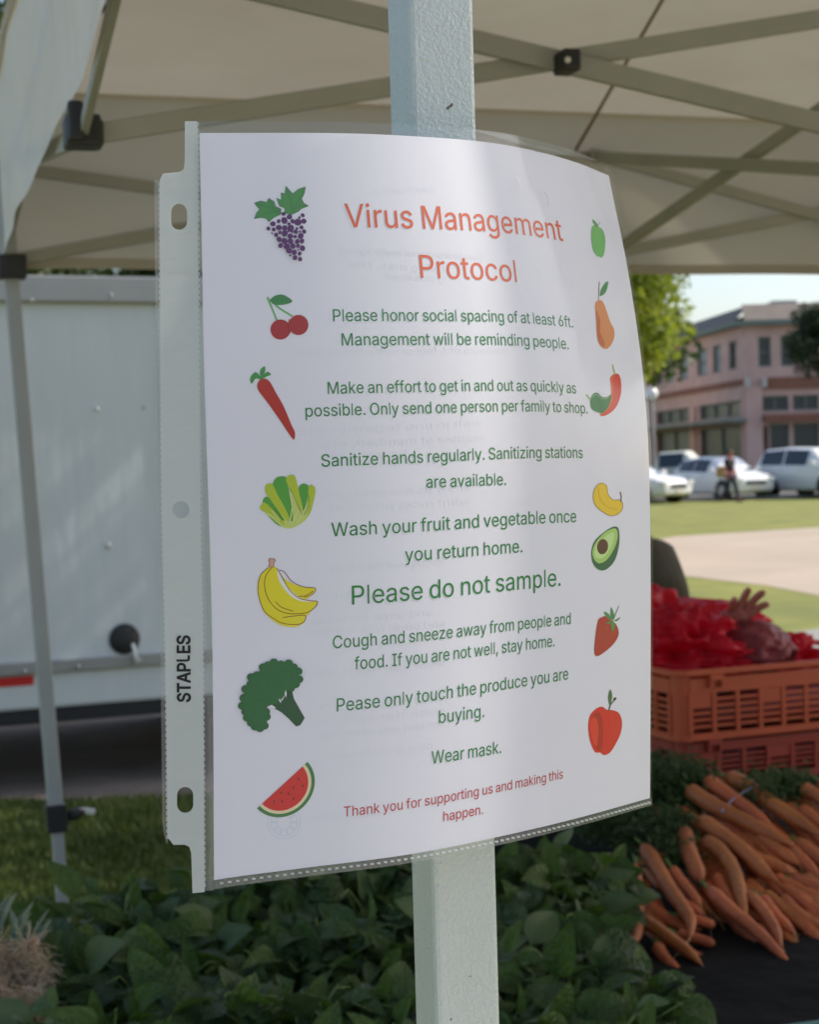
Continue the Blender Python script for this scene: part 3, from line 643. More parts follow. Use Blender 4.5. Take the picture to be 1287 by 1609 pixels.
ML = T(0, 1.525); MF = T(1.525, SD); FL = T(0, SD); yM, yC, yF = ML.y, Cc.y, MF.y
MLt, MLb = P(122, -80, yM), P(124, 212, yM); Ct, Cb = P(1687, -35, yC), P(1687, 290, yC); Ct2 = P(1687, -100, yC)
MFt, MFb = P(925, 247, yF), P(955, 402, yF); FLt, FLb = P(11, 266, 3.62), P(16, 412, 3.62)
bars(MLt, Cb, sh=-.008, h=.03); bars(MLb, Ct, sh=.008, h=.026)
bars(MFt, Cb, sh=-.012); bars(MFb, Ct2, sh=.004)
bars(FLt, MFb, sh=-.035); bars(FLb, MFt, sh=-.02)
FRt, FRb = P(1835, 228, 4.47), P(1835, 496, 4.47)
bars(MFt, FRb, sh=-.05); bars(MFb, FRt, sh=-.034)
si_ = TA * .004; bars(MLb + si_, FLt + si_); bars(MLt + si_, FLb + si_ + Vector((0, 0, .075)))
NLt = pc + Z * 2.25; NLb = pc + Z * 1.97 + TB * .02
bars(MLb + si_, NLt + si_, w=.011, h=.019); bars(MLt + si_, NLb + si_)
MR = T(SD, 1.525); MN = T(1.525, 0); NR = T(SD, 0); FR = T(SD, SD)
for A_, B_ in ((MR, NR), (MR, FR), (MR, Cc), (MN, NR), (MN, Cc)):
    bars(A_ + Z * 2.26, B_ + Z * 1.99); bars(A_ + Z * 1.99, B_ + Z * 2.26, sh=.012)
bars(MN + Z * 2.26, NLb + TA * .02); bars(MN + Z * 1.99, NLt, sh=.012)
jm = (MLt.lerp(Cb, .5) + MLb.lerp(Ct, .5)) / 2
joint(P(891, 98, 2.325), (.026, .045, .03)); joint(P(128, 208, yM), (.045, .05, .04)); joint(P(148, 212, yM + .02), (.02, .04, .035)); joint(P(118, 190, yM - .03), (.02, .02, .05))
joint(P(928, 250, yF), (.03, .05, .035)); joint(P(1147, 261, 3.62), (.024, .04, .026)); joint(P(1280, 346, 4.24), (.03, .045, .026)); joint(P(18, 420, 3.60), (.06, .06, .05))
joint(MFb, (.03, .05, .04)); joint(Cc + Z * 1.97, (.08, .08, .06)); joint(Cc + Z * 2.3, (.08, .08, .06))
for p in (MR, MN, NR, FR): joint(p + Z * 1.99, (.05, .05, .05)); joint(p + Z * 2.26, (.05, .05, .05))
for p in (NLt, NLb): joint(p, (.045, .045, .05))
mb = MB(); mb.tube([P(892.5, 94, 2.30), P(892.5, 94, 2.296)], [.0045, .0045], 10); mb.build('bolt', M['lever'], tent)
mb = MB(); mb.tube([Cc + Z * 1.9, Cc + Z * (PK - .03)], .016, 10); mb.build('centre_pole', M['steel'], tent)
# roof: four cloth slopes, sagging a little
peak = Cc + Z * PK
for i in range(4):
    q0 = lambda c: T(c[0] + (.014 if c[0] else -.014), c[1] + (.014 if c[1] else -.014), EV - .009)
    a = q0(cor[i]); b = q0(cor[(i + 1) % 4]); mb = MB(); si = i * 3.1
    def rf(u, v):
        p = a.lerp(b, u).lerp(peak, v); s = math.sin(math.pi * v) * math.sin(math.pi * u)
        return p - Z * (.035 * s + .012 * noise.noise(p * 2.2) * s * 2 + .006 * math.sin((u * 9 + v * 14 + si)) * s)
    mb.grid(rf, 30, 24); mb.build('roof_panel', M['tentwhite'], tent)
for i in range(4):
    c_ = T(*cor[i]) + Z * (EV - .004); mb = MB(); mb.tube([c_, c_.lerp(peak, .5) - Z * .006, peak - Z * .01], .006, 6); mb.build('seam', M['seam'], tent)
q1 = P(905, 236, 3.99); mb = MB(); mb.tube([q1.lerp(peak - Z * .05, k / 8) for k in range(9)], .0042, 6); mb.build('cord', M['seam'], tent)
# valances
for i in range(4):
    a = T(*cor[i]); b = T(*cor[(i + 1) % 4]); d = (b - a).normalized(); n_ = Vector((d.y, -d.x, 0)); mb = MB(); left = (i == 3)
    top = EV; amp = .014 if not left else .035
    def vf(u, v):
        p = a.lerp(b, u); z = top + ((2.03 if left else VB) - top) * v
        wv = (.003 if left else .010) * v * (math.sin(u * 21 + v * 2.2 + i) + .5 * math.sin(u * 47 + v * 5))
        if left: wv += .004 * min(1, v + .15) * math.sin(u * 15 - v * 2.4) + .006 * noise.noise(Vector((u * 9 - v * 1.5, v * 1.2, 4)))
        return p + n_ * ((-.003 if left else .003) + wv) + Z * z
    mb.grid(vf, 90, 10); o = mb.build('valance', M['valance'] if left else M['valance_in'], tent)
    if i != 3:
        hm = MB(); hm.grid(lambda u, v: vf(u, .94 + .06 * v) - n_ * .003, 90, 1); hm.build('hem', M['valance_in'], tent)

# ------------------------------------------------------------------ tables
TZ = .88
def table(a0, a1, b0, b1, label, seed):
    t = empty('table', T((a0 + a1) / 2, (b0 + b1) / 2), label, 'table')
    mb = MB(); mb.box(T((a0 + a1) / 2, (b0 + b1) / 2, TZ - .025), (a1 - a0 - .02, b1 - b0 - .02, .03), (TA, TB, Z)); mb.build('tabletop', M['cream'], t)
    for a in (a0 + .1, a1 - .1):
        for b in (b0 + .08, b1 - .08):
            mb = MB(); mb.tube([T(a, b, .01), T(a, b, TZ - .04)], .014, 8); mb.build('leg', M['steel'], t)
    cl = MB(); N_ = 26
    def cf(u, v):   # cloth with hanging sides
        a = a0 - .42 + (a1 - a0 + .84) * u; b = b0 - .42 + (b1 - b0 + .84) * v
        oa = max(a0 - a, a - a1, 0); ob = max(b0 - b, b - b1, 0); o_ = max(oa, ob)
        z = TZ - .004 - o_ * 1.5; ca = min(max(a, a0), a1); cb = min(max(b, b0), b1)
        wv = (.02 + .02 * math.sin(a * 23 + seed) + .02 * math.sin(b * 19 + seed)) * min(o_ * 4, 1)
        aa = ca + (wv if a > a1 else (-wv if a < a0 else 0)) ; bb = cb + (wv if b > b1 else (-wv if b < b0 else 0))
        return T(aa, bb, z + .003 * noise.noise(Vector((a * 6, b * 6, seed))))
    cl.grid(cf, 90, 60); o = cl.build('tablecloth', M['cloth_black'], None, origin=T((a0 + a1) / 2, (b0 + b1) / 2, TZ))
    tag(o, label.replace('folding table', 'cloth draped over the table').replace('covered in black', 'in black'), 'tablecloth')
    return t
table(-.16, 2.5, .78, 1.80, 'folding table covered in black under the greens and carrots', 1)
table(.98, 2.6, 1.92, 2.86, 'folding table covered in black under the red and orange crates', 5)
# teal tub peeking in at the lower right corner
tc_ = G(1285, 1604, TZ + .05); tub = empty('tub', Vector((tc_.x + .12, tc_.y - .08, TZ)), 'teal plastic tub at the bottom right corner of the picture', 'tub')
mb = MB(); c0 = Vector((tc_.x + .12, tc_.y - .1, 0)); ax_ = (TA, TB, Z)
for sx, sy, lx, ly in ((0, .1, .3, .006), (0, -.1, .3, .006), (.147, 0, .006, .194), (-.147, 0, .006, .194)):
    mb.box(c0 + TA * sx + TB * sy + Z * (TZ + .028), (lx, ly, .05), ax_)
mb.box(c0 + Z * (TZ + .005), (.288, .19, .006), ax_); mb.build('tub_wall', M['teal'], tub, bevel=.001)
mb = MB()
for sx, sy, lx, ly in ((0, .1045, .32, .012), (0, -.1045, .32, .012), (.154, 0, .012, .197), (-.154, 0, .012, .197)): mb.box(c0 + TA * sx + TB * sy + Z * (TZ + .056), (lx, ly, .006), ax_)
mb.build('rim', M['teal'], tub, bevel=.001)

# ------------------------------------------------------------------ crates
M['orange'] = mat('orange_plastic', (.68, .125, .050), .45, var=.15, vscale=5, bump=.05, bscale=60, trans=.12)
M['redplastic'] = mat('red_plastic', (.46, .060, .036), .5, var=.15, vscale=5, trans=.12)
cA = Vector((math.cos(R(22)), math.sin(R(22)), 0)); cB = Vector((-cA.y, cA.x, 0)); cO = Vector((.522, 3.27, 0))
def crate(name, z0, h, L_, W_, inset, m, label, rows, group):
    ctr = cO + cA * .275 + cB * .19 + Z * z0; root = empty(name, ctr, label, 'crate', group); A0 = ctr
    hx, hy = L_ / 2 - inset, W_ / 2 - inset; th = .004
    sides = [(-cB, cA, hy, hx), (cB, -cA, hy, hx), (cA, cB, hx, hy), (-cA, -cB, hx, hy)]
    for n_, d_, off, half in sides:
        mb = MB(); c_ = A0 + n_ * off; ax = (d_, n_, Z); top = h * .30; e = .028; bot = .014
        mb.box(c_ + Z * (h - top / 2 - .006), ((half - e) * 2, th, top - .012), ax)
        mb.box(c_ + Z * (bot / 2 + .004), ((half - e) * 2, th, bot), ax)
        nc = max(3, round((half - e) * 2 / .056)); cw = (half - e) * 2 / nc
        zlo = bot + .004; zhi = h - top
        for k in range(nc + 1):
            mb.box(c_ + d_ * (-(half - e) + k * cw) + n_ * .001 + Z * ((zlo + zhi) / 2), (.0085, th + .003, zhi - zlo), ax)
        rh = (zhi - zlo) / rows
        for r_ in range(1, rows): mb.box(c_ + Z * (zlo + rh * r_), ((half - e) * 2 - .002, th - .0006, rh * .45), ax)
        for k in range(0, nc, 3):   # filled upper cells
            mb.box(c_ + d_ * (-(half - e) + (k + .5) * cw) + n_ * .0004 + Z * (zhi - rh), (cw * .96, th - .001, rh * 1.9), ax)
        mb.build('side_wall', m, root)
    for sx in (-1, 1):
        for sy in (-1, 1):
            mb = MB(); pc_ = A0 + cA * sx * (hx - .028) + cB * sy * (hy - .028); ps = []; a0 = math.atan2(sy, sx)
            for q_ in range(7):
                t = q_ / 6 * math.pi / 2; v = (cA * sx * math.cos(t) + cB * sy * math.sin(t)) * .028; ps.append(pc_ + v)
            vs = [p + Z * .004 for p in ps] + [p + Z * (h - .006) for p in ps]; ins = [p + (pc_ - p) * .14 for p in ps]
            vs += [p + Z * .004 for p in ins] + [p + Z * (h - .006) for p in ins]
            fs = [(i, i + 1, i + 8, i + 7) for i in range(6)] + [(i + 15, i + 14, i + 21, i + 22) for i in range(6)]; mb.add(vs, fs, 0, True); mb.build('corner', m, root)
    def ring(zc, hh, out, thk):
        rm = MB(); pts = []
        for sx, sy, st in ((1, -1, -90), (1, 1, 0), (-1, 1, 90), (-1, -1, 180)):
            for q_ in range(6):
                t = R(st + q_ * 18); pts.append(A0 + cA * (sx * (hx - .028) + math.cos(t) * (.028 + out)) + cB * (sy * (hy - .028) + math.sin(t) * (.028 + out)))
        n = len(pts); vs = []
        for p in pts:
            i_ = (A0 - p); i_.z = 0; i_.normalize()
            for q_, zz in ((0, zc - hh / 2), (0, zc + hh / 2), (thk, zc + hh / 2), (thk, zc - hh / 2)): vs.append(p + i_ * q_ + Z * zz)
        rm.add(vs, [(i * 4 + j, i * 4 + (j + 1) % 4, ((i + 1) % n) * 4 + (j + 1) % 4, ((i + 1) % n) * 4 + j) for i in range(n) for j in range(4)])
        return rm
    ring(h, .012, .009, .016).build('rim', m, root, bevel=.002)
    ring(.008, .010, .003, .01).build('base_ring', m, root, bevel=.001)
    mb = MB(); mb.box(A0 + Z * .006, (2 * hx - .02, 2 * hy - .02, .004), (cA, cB, Z)); mb.build('floor_panel', m, root)
    for s in (-.19, .19):
        mb = MB(); c_ = A0 - cB * (hy + .008) + cA * s
        mb.box(c_ + Z * (h - .012), (.032, .012, .012), (cA, cB, Z)); mb.box(c_ + cA * -.013 + Z * (h - .024), (.006, .011, .014), (cA, cB, Z)); mb.box(c_ + cA * .013 + Z * (h - .024), (.006, .011, .014), (cA, cB, Z)); mb.build('handle_lug', m, root, bevel=.0015)
    return root
crate('crate', TZ + .002, .105, .55, .38, .012, M['redplastic'], 'red slotted crate underneath the orange crate', 5, 'stacked harvest crates')
crate('crate', TZ + .098, .140, .55, .38, .0, M['orange'], 'orange slotted crate on top, heaped with red bags', 6, 'stacked harvest crates')
# red bags: crumpled thin plastic
M['redbag'] = mat('red_bag_plastic', (.74, .010, .045), .42, col2=(.60, .006, .025), vscale=9, trans=.45, tcol=(.85, .01, .04), bump=.25, bscale=28, spec=.3)
M['redmesh'] = mat('red_mesh_bag', (.30, .03, .045), .5, col2=(.17, .025, .035), vscale=9, trans=.2, bump=.6, bscale=160)
def crumple(name, c, r3, seed, m, label, amp=.35, sc=1.4, rot=0, cat='bag', clip=None):
    bm = bmesh.new(); bmesh.ops.create_icosphere(bm, subdivisions=5, radius=1); rr = Matrix.Rotation(rot, 3, 'Z'); off = Vector((seed * 7.3, seed * 1.7, seed * 3.1))
    for v in bm.verts:
        p = v.co.copy(); f = 1
        n1 = 1 - abs(noise.noise(p * sc + off)) * 2; n2 = 1 - abs(noise.noise(p * sc * 2.3 + off * 2)) * 2; n3 = 1 - abs(noise.noise(p * sc * 5 + off)) * 2
        f = 1 + amp * (n1 - .5) + amp * .6 * (n2 - .5) + amp * .34 * (n3 - .5)
        q_ = Vector((p.x * r3[0], p.y * r3[1], p.z * r3[2])) * f; v.co = rr @ q_
        if clip is not None and (v.co.z + c[2]) < clip: v.co.z = clip - c[2] + (v.co.z + c[2] - clip) * .05
    me = bpy.data.meshes.new(name); bm.to_mesh(me); bm.free(); me.materials.append(m)
    for p in me.polygons: p.use_smooth = (p.index % 1 == 0)
    o = bpy.data.objects.new(name, me); COL.objects.link(o); o.location = c
    return tag(o, label, cat, 'red bags heaped in the orange crate')
zb0 = TZ + .13
crumple('plastic_bag', P(1068, 1015, 3.48), (.12, .12, .075), 1, M['redbag'], 'crumpled bright red bag at the near left corner of the crate', .45, 1.2, clip=zb0)
crumple('plastic_bag', P(1078, 975, 3.66), (.17, .07, .045), 2, M['redbag'], 'bright red bag stretched over the reaching forearm', .22, 1.1, .05)
crumple('plastic_bag', P(1180, 1022, 3.50), (.088, .10, .060), 3, M['redmesh'], 'dull red mesh bag bulging near the front rim of the crate', .14, 1.1, .3, clip=zb0)
crumple('plastic_bag', P(1138, 1000, 3.64), (.07, .08, .040), 5, M['redbag'], 'red bag gathered round the wrist of the open hand', .4, 1.4, clip=zb0)
crumple('plastic_bag', P(1225, 1032, 3.68), (.085, .09, .045), 4, M['redbag'], 'small bright red bag toward the right corner of the crate', .45, 1.4, clip=zb0)
crumple('plastic_bag', P(1020, 1000, 3.60), (.10, .12, .09), 6, M['redbag'], 'red bag tucked behind the edge of the notice', .4, 1.3, clip=zb0)
crumple('plastic_bag', P(1110, 1040, 3.42), (.08, .06, .045), 8, M['redbag'], 'flattened red bag against the inside front of the crate', .5, 1.5, clip=zb0)
cc_ = cO + cA * .275 + cB * .19  # fills added inside both crates so no light shows through the slots
for z_, lab, nm_ in ((TZ + .112, 'added red mesh fill blocking light through the slots of the orange crate', .060), (TZ + .012, 'added dark red mesh fill blocking light through the slots of the lower crate', .080)):
    mb = MB(); hz = nm_
    def bf(u, v): 
        th = u * 2 * math.pi; ph = (v - .5) * math.pi; sq = lambda t: math.copysign(abs(t)**.35, t)
        return cc_ + cA * sq(math.cos(th)) * math.cos(ph)**.3 * .245 + cB * sq(math.sin(th)) * math.cos(ph)**.3 * .16 + Z * (z_ + hz / 2 + hz / 2 * math.sin(ph) + .006 * noise.noise(Vector((u * 20, v * 6, hz * 50))))
    mb.grid(bf, 60, 12); o = mb.build('slot_fill', M['redmesh'], None, origin=cc_ + Z * z_); tag(o, lab, 'bag', 'red bags heaped in the orange crate')
# ------------------------------------------------------------------ carrots
M['carrot'] = mat('carrot_skin', (.58, .165, .050), .5, col2=(.38, .095, .030), vscale=13, bump=.8, bscale=90, rand=.16, stretch=(1, 1, 1))
M['carrotroot'] = mat('carrot_root', (.42, .24, .11), .7)
M['stalk'] = mat('green_stalk', (.16, .24, .06), .6)
M['frill'] = mat('carrot_leaf', (.055, .10, .022), .7, col2=(.025, .055, .012), vscale=16, trans=.3)
M['band'] = mat('rubber_band', (.30, .33, .52), .5)
def cz(y): return 2.66 - (y - 1225) / 300 * .50
def cpt(cx, cy, lift=0.0):     # crop coordinates of the carrots -> point on the heap
    x = 940 + cx / 3.709; y = 1180 + cy / 3.709; return P(x, y, cz(y)) - Vector((0, 0, lift)) + Vector((0, lift * 1.2, 0))
cr = random.Random(21)
def carrot(root, pts, w, lift=0.0, tail=True, blunt=False):
    w *= 1.07; ps = [cpt(*p, lift) for p in pts]
    # smooth curve through the points
    n = 14; P_ = []
    for i in range(n + 1):
        t = i / n * (len(ps) - 1); k = min(int(t), len(ps) - 2); f = t - k
        a = ps[max(k - 1, 0)]; b = ps[k]; c = ps[k + 1]; d = ps[min(k + 2, len(ps) - 1)]
        P_.append(.5 * ((2 * b) + (c - a) * f + (2 * a - 5 * b + 4 * c - d) * f * f + (3 * b - a - 3 * c + d) * f ** 3))
    r0 = w / 3.709 / F * ps[0].y / 2
    rad = []
    for i in range(n + 1):
        t = i / n; r_ = r0 * (1.0 - .30 * t) if not blunt else r0 * (1 - .12 * t)
        if t < .14: r_ *= math.sqrt(max(.05, 1 - ((.14 - t) / .14) ** 2)) * .9 + .1
        if t > .72: r_ *= max(.10, 1 - ((t - .72) / .28) ** (1.25 if not blunt else 3) * .92)
        rad.append(r_ * (1 + .05 * math.sin(i * 2.7 + w)))
    mb = MB(); mb.tube(P_, rad, 16); c = mb.build('carrot', M['carrot'], root)
    if tail:
        e = P_[-1]; d = (P_[-1] - P_[-3]).normalized(); q_ = [e - d * .004]
        for k in range(6):
            d = (d + Vector((cr.uniform(-.5, .5), cr.uniform(-.3, .3), cr.uniform(-.55, .1)))).normalized(); q_.append(q_[-1] + d * .009)
        tb2 = MB(); tb2.tube(q_, [.0016, .0012, .0009, .0007, .0006, .0005, .0004], 5); tb2.build('root_tail', M['carrotroot'], c)
    if lift < .01:
        s = MB(); d0 = (P_[0] - P_[2]).normalized()
        for k in range(3):
            dd = (d0 + Vector((cr.uniform(-.3, .3), cr.uniform(-.2, .5), cr.uniform(-.1, .3)))).normalized(); s.tube([P_[0], P_[0] + dd * .008, P_[0] + dd * .022], [.0024, .0018, .0009], 5)
        s.build('stalk', M['stalk'], c)
    return P_[0]
def frill(root, c, r3, n, seed, name='carrot_tops', m=None, size=.006):
    r = random.Random(seed); vs = []; fs = []; c = Vector(c)
    st_ = MB()
    for k in range(26):
        d = Vector((r.gauss(0, 1), r.gauss(0, 1), r.gauss(0, 1))).normalized(); e = c + Vector((d.x * r3[0], d.y * r3[1], abs(d.z) * r3[2])) * .95; mid_ = c.lerp(e, .5) + Vector((0, 0, .01))
        st_.tube([c + Vector((0, 0, -r3[2] * .5)), mid_, e], [.0016, .0013, .0008], 4)
        for j in range(n // 26):
            t = r.uniform(.25, 1.0); p = c.lerp(mid_, t * 2) if t < .5 else mid_.lerp(e, t * 2 - 1)
            p = p + Vector((r.gauss(0, 1), r.gauss(0, 1), r.gauss(0, 1))) * .011
            a = Vector((r.gauss(0, 1), r.gauss(0, 1), r.gauss(0, 1))).normalized(); b = a.orthogonal().normalized(); q_ = size * r.uniform(.6, 1.4); i = len(vs)
            vs += [p - a * q_, p + b * q_ * .28, p + a * q_, p - b * q_ * .28]; fs.append((i, i + 1, i + 2, i + 3))
    st_.add(vs, fs); o = st_.build(name, m or M['frill'], root); o['kind'] = 'stuff'; return o
def bunch(label, items, tops, lift=0.0, band=None):
    p0 = cpt(*items[0][0][0]); root = empty('carrot_bunch', Vector((p0.x, p0.y, TZ)), label, 'carrots', 'bunches of carrots on the black table')
    for it in items: carrot(root, it[0], it[1], it[2] if len(it) > 2 else 0, it[3] if len(it) > 3 else True, it[4] if len(it) > 4 else False)
    for (x, y, r3, n) in tops: frill(root, cpt(x, y, .012), r3, n, int(x + y))
    if band:
        bm_ = MB(); bm_.tube([cpt(*b_) + Vector((0, -.016, .004)) for k, b_ in enumerate(band)], .0012, 6); bm_.build('rubber_band', M['band'], root)
    return root
bunch('large carrots tied with a bluish band just below the crates', [
    ([(520, 215), (640, 300), (800, 380), (980, 470), (1150, 560)], 98), ([(625, 165), (760, 260), (900, 360), (1045, 480)], 92), ([(750, 140), (860, 190), (1020, 300), (1180, 400), (1330, 500)], 104, .004),
    ([(580, 395), (700, 470), (860, 590), (960, 690), (1050, 765)], 96), ([(850, 400), (940, 480), (1010, 570)], 80, .014), ([(1020, 420), (1120, 500), (1200, 570)], 70, .014, False)],
    [(470, 200, (.05, .04, .04), 700), (560, 150, (.045, .04, .035), 600)], band=[(710, 360), (770, 290), (850, 235), (890, 215)])
bunch('curved carrots in the middle of the heap', [
    ([(505, 465), (520, 560), (560, 660), (600, 755)], 98, 0, False, True), ([(610, 520), (700, 570), (790, 690), (835, 850), (868, 1000)], 92), ([(640, 800), (780, 930), (950, 1070), (1150, 1280)], 84),
    ([(870, 830), (960, 920), (1030, 1030), (1072, 1150)], 74), ([(700, 700), (760, 800), (850, 930)], 80, .012), ([(760, 720), (860, 780), (950, 840)], 76, .016), ([(640, 720), (720, 840), (840, 960)], 80, .02)],
    [(420, 430, (.04, .04, .03), 500)])
bunch('carrots at the lower left of the heap beside the leafy greens', [
    ([(260, 550), (330, 650), (410, 790), (500, 920), (545, 1000), (535, 1100)], 90), ([(222, 660), (225, 800), (235, 940), (232, 1050), (190, 1130), (140, 1215)], 72), ([(430, 680), (490, 760), (570, 860), (600, 910)], 60),
    ([(250, 980), (360, 1050), (500, 1150), (610, 1250)], 84), ([(350, 1120), (400, 1200), (510, 1300)], 78, .006, False), ([(470, 1040), (580, 1070), (690, 1105)], 62, .008, False, True), ([(500, 950), (600, 975), (690, 1000)], 60, .006, False, True),
    ([(540, 1140), (620, 1175), (690, 1200)], 58, .014, False, True), ([(300, 850), (420, 930), (580, 1010)], 84, .018), ([(330, 600), (360, 590), (405, 585)], 50, .008, False, True), ([(280, 700), (300, 800), (320, 950)], 80, .026), ([(480, 870), (560, 910), (610, 950)], 54, .002, False)],
    [(250, 500, (.035, .035, .025), 420)])
its = []
for k in range(16):
    x = cr.uniform(950, 1400); y = cr.uniform(480, 1000); a = R(cr.uniform(18, 50)); L_ = cr.uniform(280, 420); b_ = cr.uniform(-40, 40)
    dx, dy = math.cos(a) * L_, math.sin(a) * L_
    its.append(([(x - dx * .4, y - dy * .4), (x + dx * .1 + b_, y + dy * .1), (x + dx * .6, min(y + dy * .6, 1140))], cr.uniform(68, 92), cr.uniform(.004, .03)))
bunch('tangle of carrots with hairy root tips at the right edge', its, [(1000, 240, (.05, .05, .03), 600), (1180, 210, (.03, .03, .02), 300)])
its = [([(1190, 215), (1290, 270), (1420, 380)], 84, 0), ([(1180, 330), (1290, 400), (1430, 520)], 86, .004), ([(1290, 180), (1400, 260), (1500, 350)], 84, .0), ([(1100, 290), (1250, 420), (1380, 560)], 84, .01)]
bunch('carrots at the right edge nearest the crates', its, [(1130, 190, (.05, .03, .02), 400)])
its = []
for k in range(150):
    x = cr.uniform(420, 1450) if k < 80 else (cr.uniform(680, 1450) if k < 122 else cr.uniform(1020, 1500)); y = cr.uniform(330, 1050) if k < 80 else (cr.uniform(250, 620) if k < 122 else cr.uniform(760, 1110))
    if y > 780 and x < 620: x += 330; a = R(cr.uniform(20, 60)); L_ = cr.uniform(260, 380); dx, dy = math.cos(a) * L_, math.sin(a) * L_
    its.append(([(x - dx * .4, y - dy * .4), (x + dx * .1 + cr.uniform(-22, 22), y + dy * .1 + cr.uniform(-12, 28)), (x + dx * .6, min(y + dy * .6, 1165))], cr.uniform(70, 92), cr.uniform(.012, .042)))
for k in range(9):
    x = cr.uniform(250, 430); y = cr.uniform(640, 1040); its.append(([(x - 60, y - 110), (x, y), (x + 95, y + 105)], cr.uniform(66, 84), cr.uniform(.022, .034)))
bunch('layer of carrots buried underneath the other bunches', its, [])
# feathery carrot tops / herbs behind the carrots
hb = empty('herb_bunch', T(.62, 1.72, TZ), 'feathery dark green herbs between the red crate and the carrots', 'herbs')
for k, (x, y, Y, r3, n) in enumerate(((1040, 1235, 2.75, (.09, .06, .05), 3000), (1000, 1260, 2.7, (.09, .06, .06), 2600), (1065, 1275, 2.66, (.06, .06, .04), 2200), (1030, 1320, 2.6, (.08, .06, .04), 2600), (1215, 1245, 2.9, (.10, .05, .03), 1600), (975, 1310, 2.6, (.08, .06, .05), 2200), (1050, 1350, 2.5, (.05, .05, .03), 1500))):
    frill(hb, P(x, y, Y), r3, n, 50 + k, 'leaf_tuft')

# ------------------------------------------------------------------ leafy greens
M['leafgreen'] = mat('greens_leaf', (.095, .155, .040), .45, col2=(.050, .095, .020), vscale=3, rand=.45, trans=.28, tcol=(.10, .20, .02), bump=.5, bscale=9, spec=.4)
M['leaflight'] = mat('greens_leaf_back', (.13, .185, .06), .5, col2=(.09, .14, .045), vscale=3, rand=.25, trans=.25, bump=.35, bscale=120)
def leaf_mesh(name, L_, W_, curl, fold, m, seed, wav=.04):
    nu, nv = 6, 8; r = random.Random(seed); mb = MB()
    def f(u, v):
        t = v; half = W_ / 2 * (math.sin(math.pi * min(1, t ** .72)) ** .85 if 0 < t < 1 else 0) + .0004
        s = (u - .5) * 2; x = s * half; ang = curl * t; y = L_ * (math.sin(ang) / curl if abs(curl) > .01 else t); z = -L_ * ((1 - math.cos(ang)) / curl if abs(curl) > .01 else 0)
        z += abs(s) * half * fold + wav * L_ * .5 * math.sin(t * 9 + seed + s * 2) * s * s + .0012 * math.cos(t * 26) * (1 - abs(s))
        return Vector((x, y, z))
    mb.grid(f, nu, nv); me = mb.mesh(name, m); return me
lm = [leaf_mesh('leaf', 1, .58, 1.5, .5, M['leafgreen'], 1, .09), leaf_mesh('leaf', 1, .55, .4, .5, M['leafgreen'], 2), leaf_mesh('leaf', 1, .7, 1.3, .2, M['leafgreen'], 3), leaf_mesh('leaf', 1, .45, .7, .6, M['leafgreen'], 4), leaf_mesh('leaf', 1, .66, .6, .3, M['leaflight'], 5)]
gr = random.Random(5)
cells = []
def gtop(x):  # outline of the heap in the photo
    pts = [(-60, 1500), (60, 1470), (150, 1425), (230, 1392), (320, 1372), (450, 1368), (640, 1352), (780, 1335), (900, 1330), (960, 1345), (1000, 1440), (1030, 1500), (1080, 1560)]
    for (a, b), (c, d) in zip(pts, pts[1:]):
        if a <= x <= c: return b + (d - b) * (x - a) / (c - a)
    return 1600
names = [('left end of the heap, beside the onions', 120, 1530), ('nearest left end of the heap', 175, 1645), ('heap below the far tent leg', 190, 1460), ('heap in front of the tent leg', 240, 1560), ('heap under the lower hole of the sleeve', 320, 1420), ('heap below the bottom left corner of the notice', 360, 1510),
         ('front of the heap at the lower left', 330, 1620), ('back of the heap under the notice edge', 450, 1410), ('left of the white post with a big pale leaf', 500, 1500), ('front of the heap left of the white post', 480, 1610), ('back of the heap just left of the white post', 590, 1420),
         ('heap touching the left side of the white post', 610, 1530), ('front of the heap at the foot of the white post', 650, 1630), ('heap hidden in part by the white post', 710, 1470), ('heap touching the right side of the white post', 810, 1540), ('back of the heap right of the white post', 800, 1400),
         ('front of the heap right of the white post', 800, 1630), ('heap under the bottom right edge of the notice', 890, 1390), ('heap halfway between white post and carrots', 850, 1490), ('front of the heap near the carrots', 885, 1565), ('heap touching the leftmost carrots', 850, 1425),
         ('right end of the heap below the carrots', 950, 1595), ('front right end of the heap on the black cloth', 915, 1655), ('back edge of the heap below the sleeve bottom', 530, 1372), ('back edge of the heap left of the post', 620, 1368), ('row nearest the viewer in the middle', 560, 1720), ('row nearest the viewer at the left', 260, 1730)]
def gz(y): return 2.30 - (y - 1380) / 229 * .52
